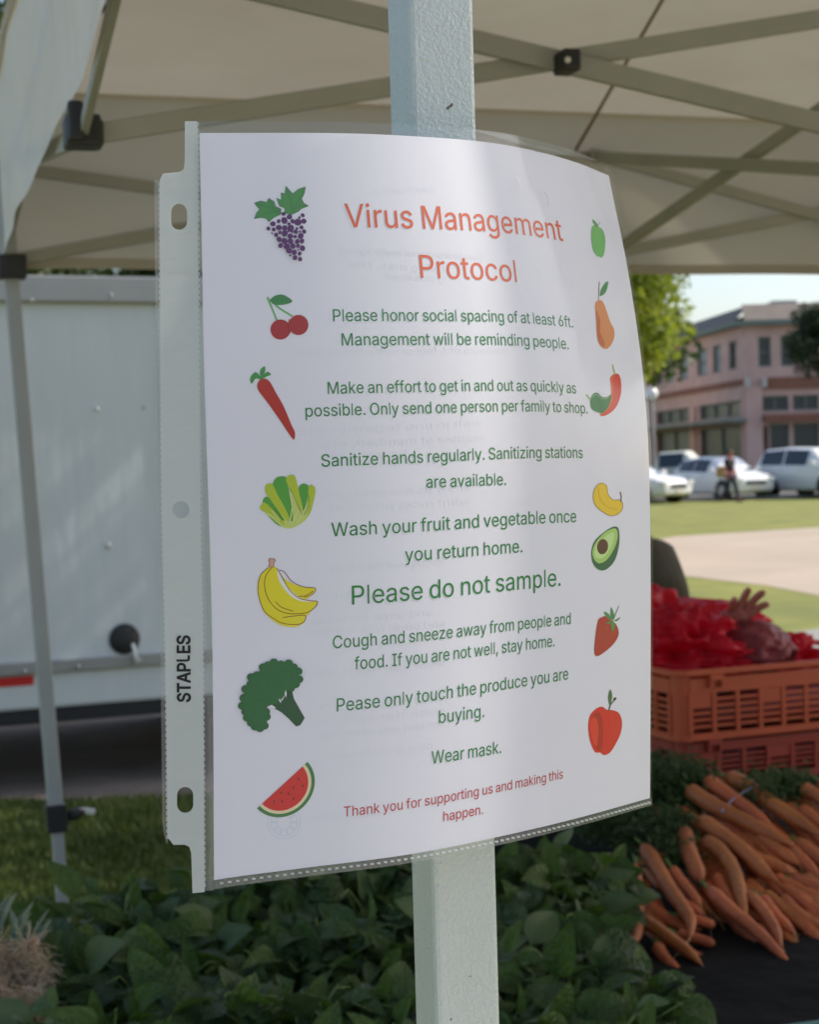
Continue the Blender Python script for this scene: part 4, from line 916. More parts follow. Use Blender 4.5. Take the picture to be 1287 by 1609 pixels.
for nm_, x, y in names:
    c_ = P(x, y, gz(y)); c_.z = max(c_.z, TZ + .055); base = Vector((c_.x, c_.y, TZ))
    adj = gr.choice(['green bunch', 'leafy greens', 'green leaves'])
    root = empty('greens_bunch', base, '%s at the %s' % (adj, nm_), 'greens', 'bunches of leafy greens on the table')
    sb = MB()
    for k in range(98):
        ph = gr.uniform(0, 2 * math.pi); el = math.asin(gr.uniform(-.12, 1)); rr = gr.uniform(.35, 1.0)
        d = Vector((math.cos(ph) * math.cos(el), math.sin(ph) * math.cos(el) - .15, math.sin(el)))
        p = Vector((d.x * .105, d.y * .095, d.z * .055 + (c_.z - TZ) * .9)) * 1.0; p = Vector((p.x * rr, p.y * rr, p.z * (.45 + .55 * rr)))
        if p.z < .004: p.z = .004
        s = gr.uniform(.036, .070); fw = Vector((d.x + gr.uniform(-.6, .6), d.y + gr.uniform(-.7, .5), gr.uniform(-.6, .9))).normalized()
        nr = (Vector((0, -.25, 1)) + Vector((gr.uniform(-1.1, 1.1), gr.uniform(-1.3, .7), 0)) + d * .4); nr = (nr - fw * nr.dot(fw)).normalized(); sx = fw.cross(nr)
        mt = Matrix((sx, fw, nr)).transposed().to_4x4() @ Matrix.Diagonal((s, s, s, 1)); mt.translation = p
        me = lm[4] if gr.random() < .13 else lm[gr.randrange(4)]
        if gr.random() < .5: sb.tube([p, p * .55 + Vector((0, 0, .008)), Vector((p.x * .15, p.y * .15, .006))], [.0012, .0016, .002], 4)
        inst('leaf', me, root, mt)
    for k in range(9):
        a_ = gr.uniform(0, 6.28); p1 = Vector((math.cos(a_) * gr.uniform(.04, .09), math.sin(a_) * gr.uniform(.03, .07) - .01, (c_.z - TZ) * .9 + gr.uniform(.01, .045)))
        sb.tube([p1 * .2, p1 * .6 + Vector((0, 0, .02)), p1, p1 + Vector((math.cos(a_) * .025, math.sin(a_) * .02, -.004))], [.0022, .0019, .0015, .0009], 5)
    sb.build('stems', M['stalk'], root, local=True)
# one large pale leaf showing its underside
# ------------------------------------------------------------------ spring onions at the left edge
M['bulb'] = mat('onion_bulb', (.48, .36, .26), .5, col2=(.36, .16, .14), vscale=18)
M['rootlet'] = mat('onion_roots', (.66, .53, .33), .8, col2=(.46, .29, .18), vscale=22, rand=.1)
M['oniontop'] = mat('onion_leaf', (.16, .21, .14), .5, col2=(.10, .15, .09), vscale=12)
for bi, (x, y, lab) in enumerate(((22, 1528, 'upper bunch of onions with shaggy roots at the left edge'), (20, 1590, 'lower bunch of onions with shaggy roots at the left edge'))):
    c_ = P(x, y, 1.84 - .07 * bi); root = empty('onion_bunch', Vector((c_.x, c_.y, TZ)), lab, 'onions', 'bunches of onions'); r = random.Random(60 + bi)
    for k in range(16):
        p = c_ + Vector((r.uniform(-.07, .028), r.uniform(-.008, .01), r.uniform(-.028, .028))); d = Vector((r.uniform(-.1, .1), 1, r.uniform(-.15, .05))).normalized()
        p = p + d * .008; mb = MB(); mb.tube([p, p + d * .004, p + d * .012, p + d * .022, p + d * .03], [.003, .006, .0075, .006, .003], 10); ob = mb.build('onion', M['bulb'], root)
        rt = MB()
        for j in range(130):
            e = Vector((r.uniform(-1, 1), r.uniform(-1.1, .4), r.uniform(-1, .9))).normalized(); pts = [p + d * .002]
            for h_ in range(5): e = (e + Vector((r.uniform(-.8, .8), r.uniform(-.5, .4), r.uniform(-.9, .5)))).normalized(); pts.append(pts[-1] + e * r.uniform(.004, .009))
            rt.tube(pts, [.0007, .0007, .0006, .0005, .0004, .0003], 3, cap=False)
        rt.build('roots', M['rootlet'], ob)['kind'] = 'stuff'
    for k in range(16 if bi == 0 else 4):
        p = c_ + Vector((r.uniform(-.06, .02), .07, r.uniform(-.01, .02))); e = p + Vector((r.uniform(-.03, .02), r.uniform(.02, .10), r.uniform(.01, .06)))
        mb = MB(); mb.tube([p, p.lerp(e, .5) + Vector((0, 0, .012)), e], [.004, .0045, .001], 6, flat=.5); mb.build('onion_leaf', M['oniontop'], root)
# ------------------------------------------------------------------ the notice in its plastic sleeve
def pchip(tab):
    xs = [a for a, b in tab]; ys = [b for a, b in tab]; n = len(xs)
    dl = [(ys[i + 1] - ys[i]) / (xs[i + 1] - xs[i]) for i in range(n - 1)]
    m = [dl[0]] + [0 if dl[i - 1] * dl[i] < 0 else (dl[i - 1] + dl[i]) / 2 for i in range(1, n - 1)] + [dl[-1]]
    def f(x):
        if x <= xs[0]: return ys[0] + m[0] * (x - xs[0])
        if x >= xs[-1]: return ys[-1] + m[-1] * (x - xs[-1])
        i = 0
        while x > xs[i + 1]: i += 1
        h = xs[i + 1] - xs[i]; t = (x - xs[i]) / h
        return (2 * t**3 - 3 * t * t + 1) * ys[i] + (t**3 - 2 * t * t + t) * h * m[i] + (-2 * t**3 + 3 * t * t) * ys[i + 1] + (t**3 - t * t) * h * m[i + 1]
    return f
fL = pchip([(0, 313), (.16, 317), (.3, 320), (.54, 329), (.67, 333), (1, 336)])
fR = pchip([(0, 957), (.06, 969), (.124, 982), (.2, 995), (.311, 1010), (.417, 1018.5), (.55, 1022), (.70, 1023), (1, 1022)])
fT = pchip([(-.2, 209), (0, 209), (.25, 208.8), (.5085, 213.5), (.749, 228), (.918, 254.6), (1, 276)])
fB = pchip([(-.1, 1396), (0, 1383), (.2, 1364.5), (.443, 1343), (.6385, 1317), (.82, 1288), (1, 1254)])
def w_of_u(u): return 1.423 * u - .423 * u * u
def u_of_w(w_): return (1.423 - math.sqrt(max(0, 1.423**2 - 4 * .423 * w_))) / (2 * .423)
def depth(u, v):
    uu = max(u, -.2); vv = min(max(v, 0), 1)
    return .618 + .041 * uu + .082 * uu * uu + .030 * max(uu, 0)**4 * (1 - vv)**3
def S0(u, v):
    w_ = w_of_u(u); px = fL(v) + (fR(v) - fL(v)) * w_; t = fT(w_); return P(px, t + (fB(w_) - t) * v, depth(u, v))
def SN(u, v):
    e = 1e-3; a = S0(u + e, v) - S0(u - e, v); b = S0(u, v + e) - S0(u, v - e); n = b.cross(a).normalized()
    return n if n.y < 0 else -n
def SF(u, v, off=0.0): return S0(u, v) + SN(u, v) * off
def inv(px, py):
    v = (py - 209) / 1150; w_ = .5
    for _ in range(8):
        l, r_ = fL(v), fR(v); w_ = (px - l) / (r_ - l); t = fT(w_); v = (py - t) / (fB(w_) - t)
    return u_of_w(w_), v
def SP(px, py, off=0.0): return SF(*inv(px, py), off)
ctr = S0(.5, 1.0)
notice = empty('notice_sheet', ctr, 'printed paper notice with fruit and vegetable pictures, taped to the white post', 'notice')
sleeve = empty('sheet_protector', S0(0, 1.0), 'clear plastic sheet protector with punched binding strip around the notice', 'sheet protector')
M['paper'] = mat('paper', (.78, .765, .83), .75, trans=.12, bump=.04, bscale=700)
mb = MB(); mb.grid(lambda u, v: SF(u, v), 44, 50); mb.build('paper', M['paper'], notice)
from mathutils.geometry import tessellate_polygon
INK = {}
def ink(c, r=.6):
    if c not in INK: INK[c] = mat('ink', c, r, spec=.3)
    return INK[c]
def smooth(pts, k=4):
    n = len(pts); out = []
    for i in range(n):
        a, b, c, d = (Vector(pts[(i + j) % n]) for j in (-1, 0, 1, 2))
        for q_ in range(k):
            f = q_ / k; out.append(tuple(.5 * ((2 * b) + (c - a) * f + (2 * a - 5 * b + 4 * c - d) * f * f + (3 * b - a - 3 * c + d) * f**3)))
    return out
def tess(loops):
    """triangles of an outline with holes; turned a little and tried again if the fill is not complete"""
    ar = lambda l: sum(l[i][0] * l[(i + 1) % len(l)][1] - l[(i + 1) % len(l)][0] * l[i][1] for i in range(len(l))) / 2
    cl = []
    for l in loops:
        q_ = []
        for p in l:
            if not q_ or abs(p[0] - q_[-1][0]) + abs(p[1] - q_[-1][1]) > 1e-4: q_.append(p)
        if abs(q_[0][0] - q_[-1][0]) + abs(q_[0][1] - q_[-1][1]) < 1e-4: q_.pop()
        cl.append(q_)
    want = abs(ar(cl[0])) - sum(abs(ar(l)) for l in cl[1:]); flat = [Vector((x, y, 0)) for l in cl for x, y in l]; best = None
    for a in (.0, .37, 1.13, 2.05, .83, 2.71, 1.6, 3.3):
        c, s = math.cos(a), math.sin(a); vl = [[Vector((x * c - y * s, x * s + y * c, 0)) for x, y in l] for l in cl]
        f = tessellate_polygon(vl); got = sum(abs((flat[t[1]] - flat[t[0]]).cross(flat[t[2]] - flat[t[0]]).z) / 2 for t in f); er = abs(got - want) / want
        if best is None or er < best[0]: best = (er, f)
        if er < .004: break
    return flat, best[1]
def cut(v, f, sx=16, sy=48):
    xs = [p[0] for p in v]; ys = [p[1] for p in v]
    if max(xs) - min(xs) < sx * 1.3: return v, f
    bm = bmesh.new(); bv = [bm.verts.new((p[0], p[1], 0)) for p in v]
    for t in f:
        try: bm.faces.new([bv[i] for i in t])
        except ValueError: pass
    x = min(xs) + sx
    while x < max(xs): bmesh.ops.bisect_plane(bm, geom=bm.verts[:] + bm.edges[:] + bm.faces[:], plane_co=(x, 0, 0), plane_no=(1, 0, 0)); x += sx
    y = min(ys) + sy
    while y < max(ys): bmesh.ops.bisect_plane(bm, geom=bm.verts[:] + bm.edges[:] + bm.faces[:], plane_co=(0, y, 0), plane_no=(0, 1, 0)); y += sy
    bm.verts.index_update(); r_ = [(q_.co.x, q_.co.y) for q_ in bm.verts], [[q_.index for q_ in fc.verts] for fc in bm.faces]; bm.free(); return r_
def circle(cx, cy, rx, ry=None, n=14, rot=0):
    ry = ry or rx; return [(cx + math.cos(rot) * rx * math.cos(t) - math.sin(rot) * ry * math.sin(t), cy + math.sin(rot) * rx * math.cos(t) + math.cos(rot) * ry * math.sin(t)) for t in (2 * math.pi * i / n for i in range(n))]
def stroke(pts, wd, closed=False):
    if closed: pts = list(pts) + [pts[0], pts[1]]
    L_, R_ = [], []
    for i, p in enumerate(pts):
        a = pts[max(i - 1, 0)]; b = pts[min(i + 1, len(pts) - 1)]; dx, dy = b[0] - a[0], b[1] - a[1]; l = math.hypot(dx, dy) or 1
        L_.append((p[0] - dy / l * wd / 2, p[1] + dx / l * wd / 2)); R_.append((p[0] + dy / l * wd / 2, p[1] - dx / l * wd / 2))
    return L_, R_
def curve(pts, k=5):
    out = []; n = len(pts)
    for i in range(n - 1):
        a = Vector(pts[max(i - 1, 0)]); b = Vector(pts[i]); c = Vector(pts[i + 1]); d = Vector(pts[min(i + 2, n - 1)])
        for q_ in range(k):
            f = q_ / k; out.append(tuple(.5 * ((2 * b) + (c - a) * f + (2 * a - 5 * b + 4 * c - d) * f * f + (3 * b - a - 3 * c + d) * f**3)))
    out.append(tuple(pts[-1])); return out
class Icon:
    def __init__(s, name, org): s.n = name; s.o = org; s.mb = MB(); s.mats = []; s.off = .00012
    def c(s, p): return (s.o[0] + p[0] / 3.2175, s.o[1] + p[1] / 3.2175)
    def mi(s, col):
        m = ink(col)
        if m not in s.mats: s.mats.append(m)
        return s.mats.index(m)
    def poly(s, col, pts, sm=True, line=None, lw=3):
        q_ = smooth(pts) if sm else pts; v, f = tess([q_]); s.off += .000012
        v, f = cut(v, f); s.mb.add([SP(*s.c(p), s.off) for p in v], f, s.mi(col))
        if line: s.line(line, q_, lw, True)
        return s
    def line(s, col, pts, wd=3, closed=False, sm=False):
        if sm: pts = curve(pts)
        a, b = stroke(pts, wd, closed); s.off += .000008; n = len(a)
        s.mb.add([SP(*s.c(p), s.off) for p in a + b], [(i, i + 1, n + i + 1, n + i) for i in range(n - 1)], s.mi(col)); return s
    def done(s): return s.mb.build(s.n, s.mats, notice)
GR = (.06, .22, .055); GL = (.05, .09, .06)
A1, A2, A3, A4, A5, A6 = (240, 180), (640, 180), (240, 560), (640, 560), (240, 940), (640, 940)
ic = Icon('grapes_picture', A1)
ic.poly((.07, .26, .065), [(672, 362), (692, 385), (708, 400), (735, 378), (772, 365), (765, 400), (752, 425), (762, 448), (788, 462), (752, 475), (735, 490), (700, 507), (665, 497), (668, 475), (640, 462), (625, 422), (650, 432), (648, 395), (668, 400)], False, GL, 2.5)
ic.poly((.07, .26, .065), [(512, 448), (545, 437), (575, 445), (585, 423), (612, 440), (620, 465), (648, 478), (645, 505), (612, 520), (585, 543), (572, 525), (545, 520), (512, 528), (525, 495), (540, 480)], False, GL, 2.5)
for a in (((700, 500), (735, 440), (765, 375)), ((705, 480), (700, 440), (675, 375)), ((712, 478), (745, 462), (780, 463)), ((650, 500), (600, 490), (520, 520)), ((640, 492), (590, 470), (525, 450)), ((620, 485), (600, 460), (590, 430))): ic.line(GL, a, 2)
ic.line((.08, .2, .06), [(655, 508), (645, 490), (628, 470)], 4)
PU = (.10, .020, .125)
for x, y, r_ in ((660, 503, 9), (690, 518, 12), (635, 540, 9), (664, 536, 15), (706, 540, 10), (732, 545, 16), (757, 510, 9), (740, 522, 6), (762, 540, 12), (687, 553, 7), (606, 553, 12), (583, 577, 9), (610, 582, 9), (636, 572, 13), (665, 574, 12), (695, 576, 16), (727, 577, 6), (750, 571, 9), (601, 601, 4), (622, 609, 10), (641, 597, 8), (665, 602, 14), (693, 615, 12), (721, 593, 10), (741, 593, 5), (763, 592, 10), (717, 618, 8), (746, 615, 13), (637, 632, 12), (664, 640, 14), (694, 641, 13), (728, 643, 11), (752, 641, 11), (644, 663, 11), (675, 668, 14), (706, 666, 12), (731, 665, 9), (754, 677, 13), (687, 690, 13), (713, 698, 12), (740, 704, 9), (692, 713, 5), (716, 725, 11), (742, 732, 10), (732, 685, 4), (703, 595, 5), (680, 594, 4)):
    ic.poly(PU, circle(x, y, r_ * 1.2, r_ * 1.06, 10, (x * 7) % 3), False)
ic.done()
ic = Icon('cherries_picture', A1)
ic.line((.14, .42, .12), [(578, 922), (600, 975), (627, 1040)], 9).line((.14, .42, .12), [(590, 935), (640, 980), (705, 1020)], 9)
ic.poly((.05, .22, .06), [(594, 935), (620, 915), (660, 912), (705, 943), (670, 960), (620, 962), (598, 950)]).line((.035, .15, .045), [(598, 940), (650, 938), (700, 943)], 2)
ic.poly((.36, .018, .022), circle(645, 1087, 51, 51, 26), False).poly((.36, .018, .022), circle(736, 1064, 50, 51, 26), False)
ic.line((.22, .01, .015), [(690, 1035), (683, 1075), (697, 1105)], 4, sm=True); ic.done()
ic = Icon('carrot_picture', A3)
ic.poly((.055, .26, .07), [(548, 118), (540, 90), (545, 65), (565, 50), (568, 72), (560, 92)]).poly((.055, .26, .07), [(550, 115), (560, 92), (580, 78), (597, 92), (575, 102)]).poly((.055, .26, .07), [(545, 118), (520, 112), (500, 138), (491, 120), (497, 98), (518, 80), (538, 95)])
ic.poly((.42, .03, .022), [(527, 145), (540, 120), (568, 113), (592, 130), (620, 180), (662, 255), (700, 345), (718, 385), (713, 421), (690, 395), (640, 320), (580, 235), (535, 175)]); ic.done()
ic = Icon('lettuce_picture', A3)
LG = (.42, .50, .035); DG = (.08, .32, .045); YG = (.52, .60, .15)
ic.poly(YG, [(560, 770), (600, 720), (700, 700), (800, 720), (790, 800), (750, 845), (690, 870), (640, 855), (590, 815)])
ic.poly(DG, [(560, 718), (580, 710), (605, 740), (640, 790), (665, 830), (640, 820), (590, 770), (556, 750)]).poly(DG, [(585, 805), (620, 835), (650, 860), (620, 845)])
ic.poly(LG, [(540, 765), (555, 740), (575, 745), (620, 790), (665, 845), (655, 850), (600, 800), (560, 785)])
ic.poly(DG, [(605, 650), (625, 612), (668, 608), (680, 640), (692, 700), (705, 770), (705, 835), (680, 800), (650, 740), (625, 690)], True)
ic.poly(LG, [(567, 660), (580, 643), (605, 648), (630, 700), (672, 775), (695, 840), (650, 800), (600, 730), (570, 690)])
ic.poly(LG, [(672, 620), (690, 600), (715, 603), (728, 640), (742, 700), (750, 770), (740, 780), (715, 730), (690, 670)])
ic.poly(DG, [(738, 660), (760, 643), (785, 655), (785, 700), (770, 760), (762, 790), (752, 740), (742, 700)]).poly(LG, [(787, 660), (805, 650), (821, 670), (815, 720), (795, 790), (782, 800), (785, 730)])
for a in (((690, 850), (705, 760), (690, 680)), ((700, 850), (735, 780), (700, 690)), ((640, 830), (600, 780)), ((730, 840), (770, 770), (785, 740))): ic.line((.62, .66, .3), a, 6)
for a in (((692, 665), (725, 740), (755, 800)), ((790, 700), (785, 760), (765, 800)), ((615, 770), (660, 830))): ic.line((.05, .2, .03), a, 2.2)
ic.done()
ic = Icon('banana_bunch_picture', A3)     # origin row 560; lower part continues past 1287
YL = (.72, .62, .022); OL = (.20, .035, .02)
ic.poly(YL, [(585, 1068), (540, 1110), (528, 1180), (540, 1240), (560, 1290), (600, 1330), (650, 1360), (720, 1368), (765, 1345), (770, 1318), (790, 1300), (833, 1240), (800, 1240), (745, 1220), (690, 1180), (650, 1120), (625, 1068)])
ic.poly(YL, [(637, 1080), (660, 1120), (710, 1150), (760, 1166), (818, 1170), (812, 1195), (780, 1225), (740, 1225), (690, 1180)])
ic.poly((.75, .73, .70), [(628, 1075), (650, 1120), (690, 1175), (745, 1220), (800, 1238), (745, 1236), (690, 1205), (640, 1140)])
for a in (((583, 1068), (545, 1105), (531, 1170), (540, 1230), (565, 1290), (610, 1325), (660, 1350), (730, 1355), (765, 1340), (770, 1310), (720, 1312), (655, 1320)),
          ((600, 1068), (570, 1110), (565, 1170), (585, 1230), (630, 1280), (690, 1300), (770, 1297), (818, 1270), (832, 1240), (795, 1235), (740, 1222), (690, 1180), (650, 1110), (625, 1070)),
          ((637, 1080), (665, 1090), (700, 1135), (760, 1165), (820, 1172), (810, 1200), (765, 1218)), ((620, 1240), (650, 1268), (710, 1288)), ((812, 1185), (770, 1210), (735, 1212))): ic.line(OL, a, 3.6, sm=True)
ic.poly((.6, .33, .25), [(584, 1030), (590, 1022), (616, 1024), (620, 1034), (612, 1040), (610, 1066), (586, 1064), (590, 1040)], False, OL, 3); ic.done()
ic = Icon('broccoli_picture', A5)
ic.poly((.010, .075, .024), [(580, 550), (610, 553), (650, 575), (690, 610), (725, 647), (745, 640), (766, 605), (740, 560), (712, 510), (698, 455), (665, 450), (668, 495), (655, 520), (600, 520)], False, (.012, .05, .02), 3)
bump = []
outl = [(575, 570), (578, 595), (560, 615), (558, 640), (535, 653), (510, 645), (490, 625), (470, 600), (462, 570), (445, 540), (452, 500), (462, 455), (488, 430), (490, 395), (520, 385), (550, 375), (560, 345), (585, 335), (615, 320), (650, 330), (690, 325), (715, 345), (738, 365), (742, 405), (725, 430), (700, 450), (670, 462), (655, 490), (625, 508), (600, 520), (585, 545)]
DGc = (.008, .125, .030)
for i, p in enumerate(outl[:26]):
    ic.poly((.010, .06, .02), circle(p[0] + (6 if p[0] < 560 else -4), p[1] + 4, 22, 20, 12), False)
for i, p in enumerate(outl[:26]): ic.poly(DGc, circle(p[0] + (6 if p[0] < 560 else -4), p[1] + 4, 19.5, 17.5, 12), False)
ic.poly(DGc, [(x + (5 if x < 560 else -5), y + (3 if y < 450 else -3)) for x, y in outl])
for x, y in ((560, 400), (600, 370), (650, 370), (520, 450), (580, 450), (640, 430), (500, 520), (550, 520), (520, 590), (690, 380), (620, 400), (700, 420)): ic.line((.012, .085, .026), [(x - 14, y), (x - 6, y - 10), (x + 6, y - 8), (x + 12, y + 4)], 2.2, sm=True)
ic.poly(DGc, [(560, 530), (582, 540), (604, 536), (630, 528), (655, 500), (672, 478), (690, 452), (650, 430), (580, 470)], False)
PW = (.78, .765, .83)
ic.poly(PW, [(576, 548), (598, 537), (622, 553), (590, 555)], False).poly(PW, [(633, 506), (641, 510), (648, 528), (640, 524)], False).poly(PW, [(668, 462), (674, 478), (672, 502), (664, 484)], False)
ic.done()
ic = Icon('watermelon_picture', A5)
def arcp(k0, k1): return [((1 - t) * k0[0][0] * (1 - t) + 2 * t * (1 - t) * k0[1][0] + t * t * k0[2][0], (1 - t)**2 * k0[0][1] + 2 * t * (1 - t) * k0[1][1] + t * t * k0[2][1]) for t in (i / k1 for i in range(k1 + 1))]
C0, C1 = Vector((526, 1062)), Vector((782, 827)); mid_ = (C0 + C1) / 2; ax0 = (C1 - C0) / 2; nx = Vector((-ax0.y, ax0.x)); ra = ax0.length; nx = nx.normalized()
def half(f, sh=0.0, dep=1.0): return [tuple(mid_ + ax0 * f * math.cos(t) + nx * (sh + ra * dep * f * math.sin(t))) for t in (math.pi * i / 26 for i in range(27))]
ic.poly((.045, .19, .05), half(1, 0, .88), False).poly((.74, .62, .40), half(.895, 0, .88), False).poly((.60, .022, .018), half(.80, 0, .88), False)
for x, y in ((736, 915), (757, 947), (711, 957), (649, 983), (686, 988), (653, 1027), (711, 1013), (612, 1028)): ic.poly((.05, .015, .012), circle(x, y, 8, 3.6, 8, .6 + (x % 7) * .3), False)
ic.done()
ic = Icon('green_apple_picture', A2)
ic.poly((.14, .42, .11), [(932, 575), (945, 560), (962, 566), (985, 580), (1000, 620), (998, 690), (985, 722), (970, 718), (955, 710), (938, 680), (930, 620)]).line((.10, .22, .08), [(950, 562), (938, 530)], 3).line((.10, .22, .08), [(962, 565), (975, 545)], 3); ic.poly((.10, .30, .09), [(960, 570), (940, 548), (938, 532), (955, 545), (964, 562)]); ic.done()
ic = Icon('pear_picture', A2)
ic.poly((.62, .24, .09), [(950, 960), (965, 940), (988, 945), (1005, 985), (1025, 1045), (1045, 1085), (1046, 1130), (1025, 1172), (998, 1185), (970, 1160), (958, 1110), (955, 1040)])
ic.poly((.48, .13, .055), [(955, 990), (975, 1040), (975, 1100), (1000, 1160), (985, 1172), (965, 1140), (960, 1080)])
ic.line((.2, .1, .05), [(966, 940), (971, 845)], 3.4).poly((.05, .24, .075), [(974, 918), (980, 885), (1000, 852), (1016, 845), (1010, 880), (998, 905)]); ic.done()
ic = Icon('pepper_picture', A4)
ic.poly((.66, .12, .04), [(975, 288), (1010, 260), (1030, 200), (1030, 150), (1026, 110), (1045, 90), (1060, 110), (1050, 200), (1020, 285), (985, 302)]).poly((.60, .045, .022), [(978, 300), (1020, 262), (1042, 190), (1038, 120), (1050, 88), (1072, 95), (1082, 140), (1078, 200), (1055, 258), (1015, 293)])
ic.poly((.02, .17, .05), [(925, 225), (940, 190), (962, 185), (985, 205), (1010, 205), (1032, 195), (1020, 250), (990, 285), (955, 280), (930, 262)]).line((.25, .42, .2), [(935, 205), (955, 192), (985, 215), (1020, 208)], 4, sm=True)
ic.line((.25, .42, .10), [(925, 218), (905, 192)], 7).line((.30, .50, .12), [(1052, 92), (1045, 70), (1038, 42)], 6, sm=True); ic.done()
ic = Icon('banana_picture', A4)
ic.poly((.74, .50, .03), [(945, 675), (965, 648), (985, 641), (1008, 655), (1015, 695), (1040, 725), (1070, 725), (1088, 740), (1086, 775), (1060, 800), (1025, 805), (980, 780), (950, 750), (940, 715)], True, (.18, .10, .02), 2.6)
ic.line((.60, .36, .02), [(965, 665), (975, 720), (1010, 760), (1060, 775)], 5, sm=True).line((.16, .10, .05), [(1078, 735), (1082, 710), (1076, 685)], 6, sm=True); ic.done()
ic = Icon('avocado_picture', A4)
ic.poly((.035, .12, .05), [(1040, 862), (1065, 865), (1073, 900), (1070, 960), (1050, 1030), (1010, 1075), (970, 1080), (938, 1045), (931, 985), (950, 930), (1000, 885)]).poly((.36, .56, .14), [(1035, 872), (1055, 872), (1064, 900), (1055, 950), (1030, 1000), (1000, 1035), (965, 1045), (940, 1015), (938, 975), (960, 930), (1000, 890)])
ic.poly((.50, .68, .28), [(1025, 895), (1045, 895), (1040, 940), (1015, 990), (985, 1020), (955, 1015), (948, 985), (965, 940)]).poly((.10, .032, .018), circle(987, 962, 28, 39, 20, .15), False); ic.done()
ic = Icon('strawberry_picture', A6)
ic.poly((.40, .04, .022), [(965, 110), (985, 95), (1010, 92), (1050, 125), (1068, 160), (1066, 195), (1040, 235), (1000, 270), (965, 292), (946, 280), (948, 220), (955, 160)])
for a in ([(1030, 110), (995, 68), (1020, 80)], [(1035, 110), (1032, 45), (1048, 90)], [(1040, 112), (1078, 95), (1062, 115)], [(1035, 112), (1075, 165), (1045, 140)], [(1030, 112), (1002, 125), (1020, 130)], [(1032, 115), (1040, 168), (1050, 130)]): ic.poly((.07, .26, .07), [a[0], a[2], a[1], ((a[0][0] + a[1][0]) / 2 - 6, (a[0][1] + a[1][1]) / 2 + 5)])
ic.line((.12, .09, .08), [(1042, 108), (1070, 38)], 3)
for k in range(16): x = 965 + (k * 37) % 90; y = 135 + (k * 23) % 120; ic.poly((.55, .16, .06), circle(x - (y - 135) * .18, y, 1.8, 2.6, 6), False) if x + y * .6 < 1160 else None
ic.done()
ic = Icon('red_apple_picture', A6)
ic.poly((.60, .026, .014), [(915, 640), (925, 590), (955, 558), (985, 548), (1012, 565), (1035, 565), (1070, 580), (1086, 625), (1080, 680), (1055, 735), (1025, 780), (995, 793), (975, 780), (950, 778), (930, 740), (918, 690)])
ic.poly((.42, .02, .012), [(935, 600), (975, 580), (990, 650), (985, 760), (960, 765), (935, 720)]).poly((.66, .05, .022), [(925, 640), (945, 600), (965, 640), (960, 740), (940, 730)])
ic.line((.05, .08, .04), [(1017, 570), (1030, 535), (1055, 508)], 6, sm=True).poly((.07, .15, .05), [(1016, 515), (1018, 480), (1028, 462), (1036, 490), (1032, 520), (1025, 540)]).poly((.10, .04, .02), circle(1049, 508, 9, 6, 10, -.6), False); ic.done()
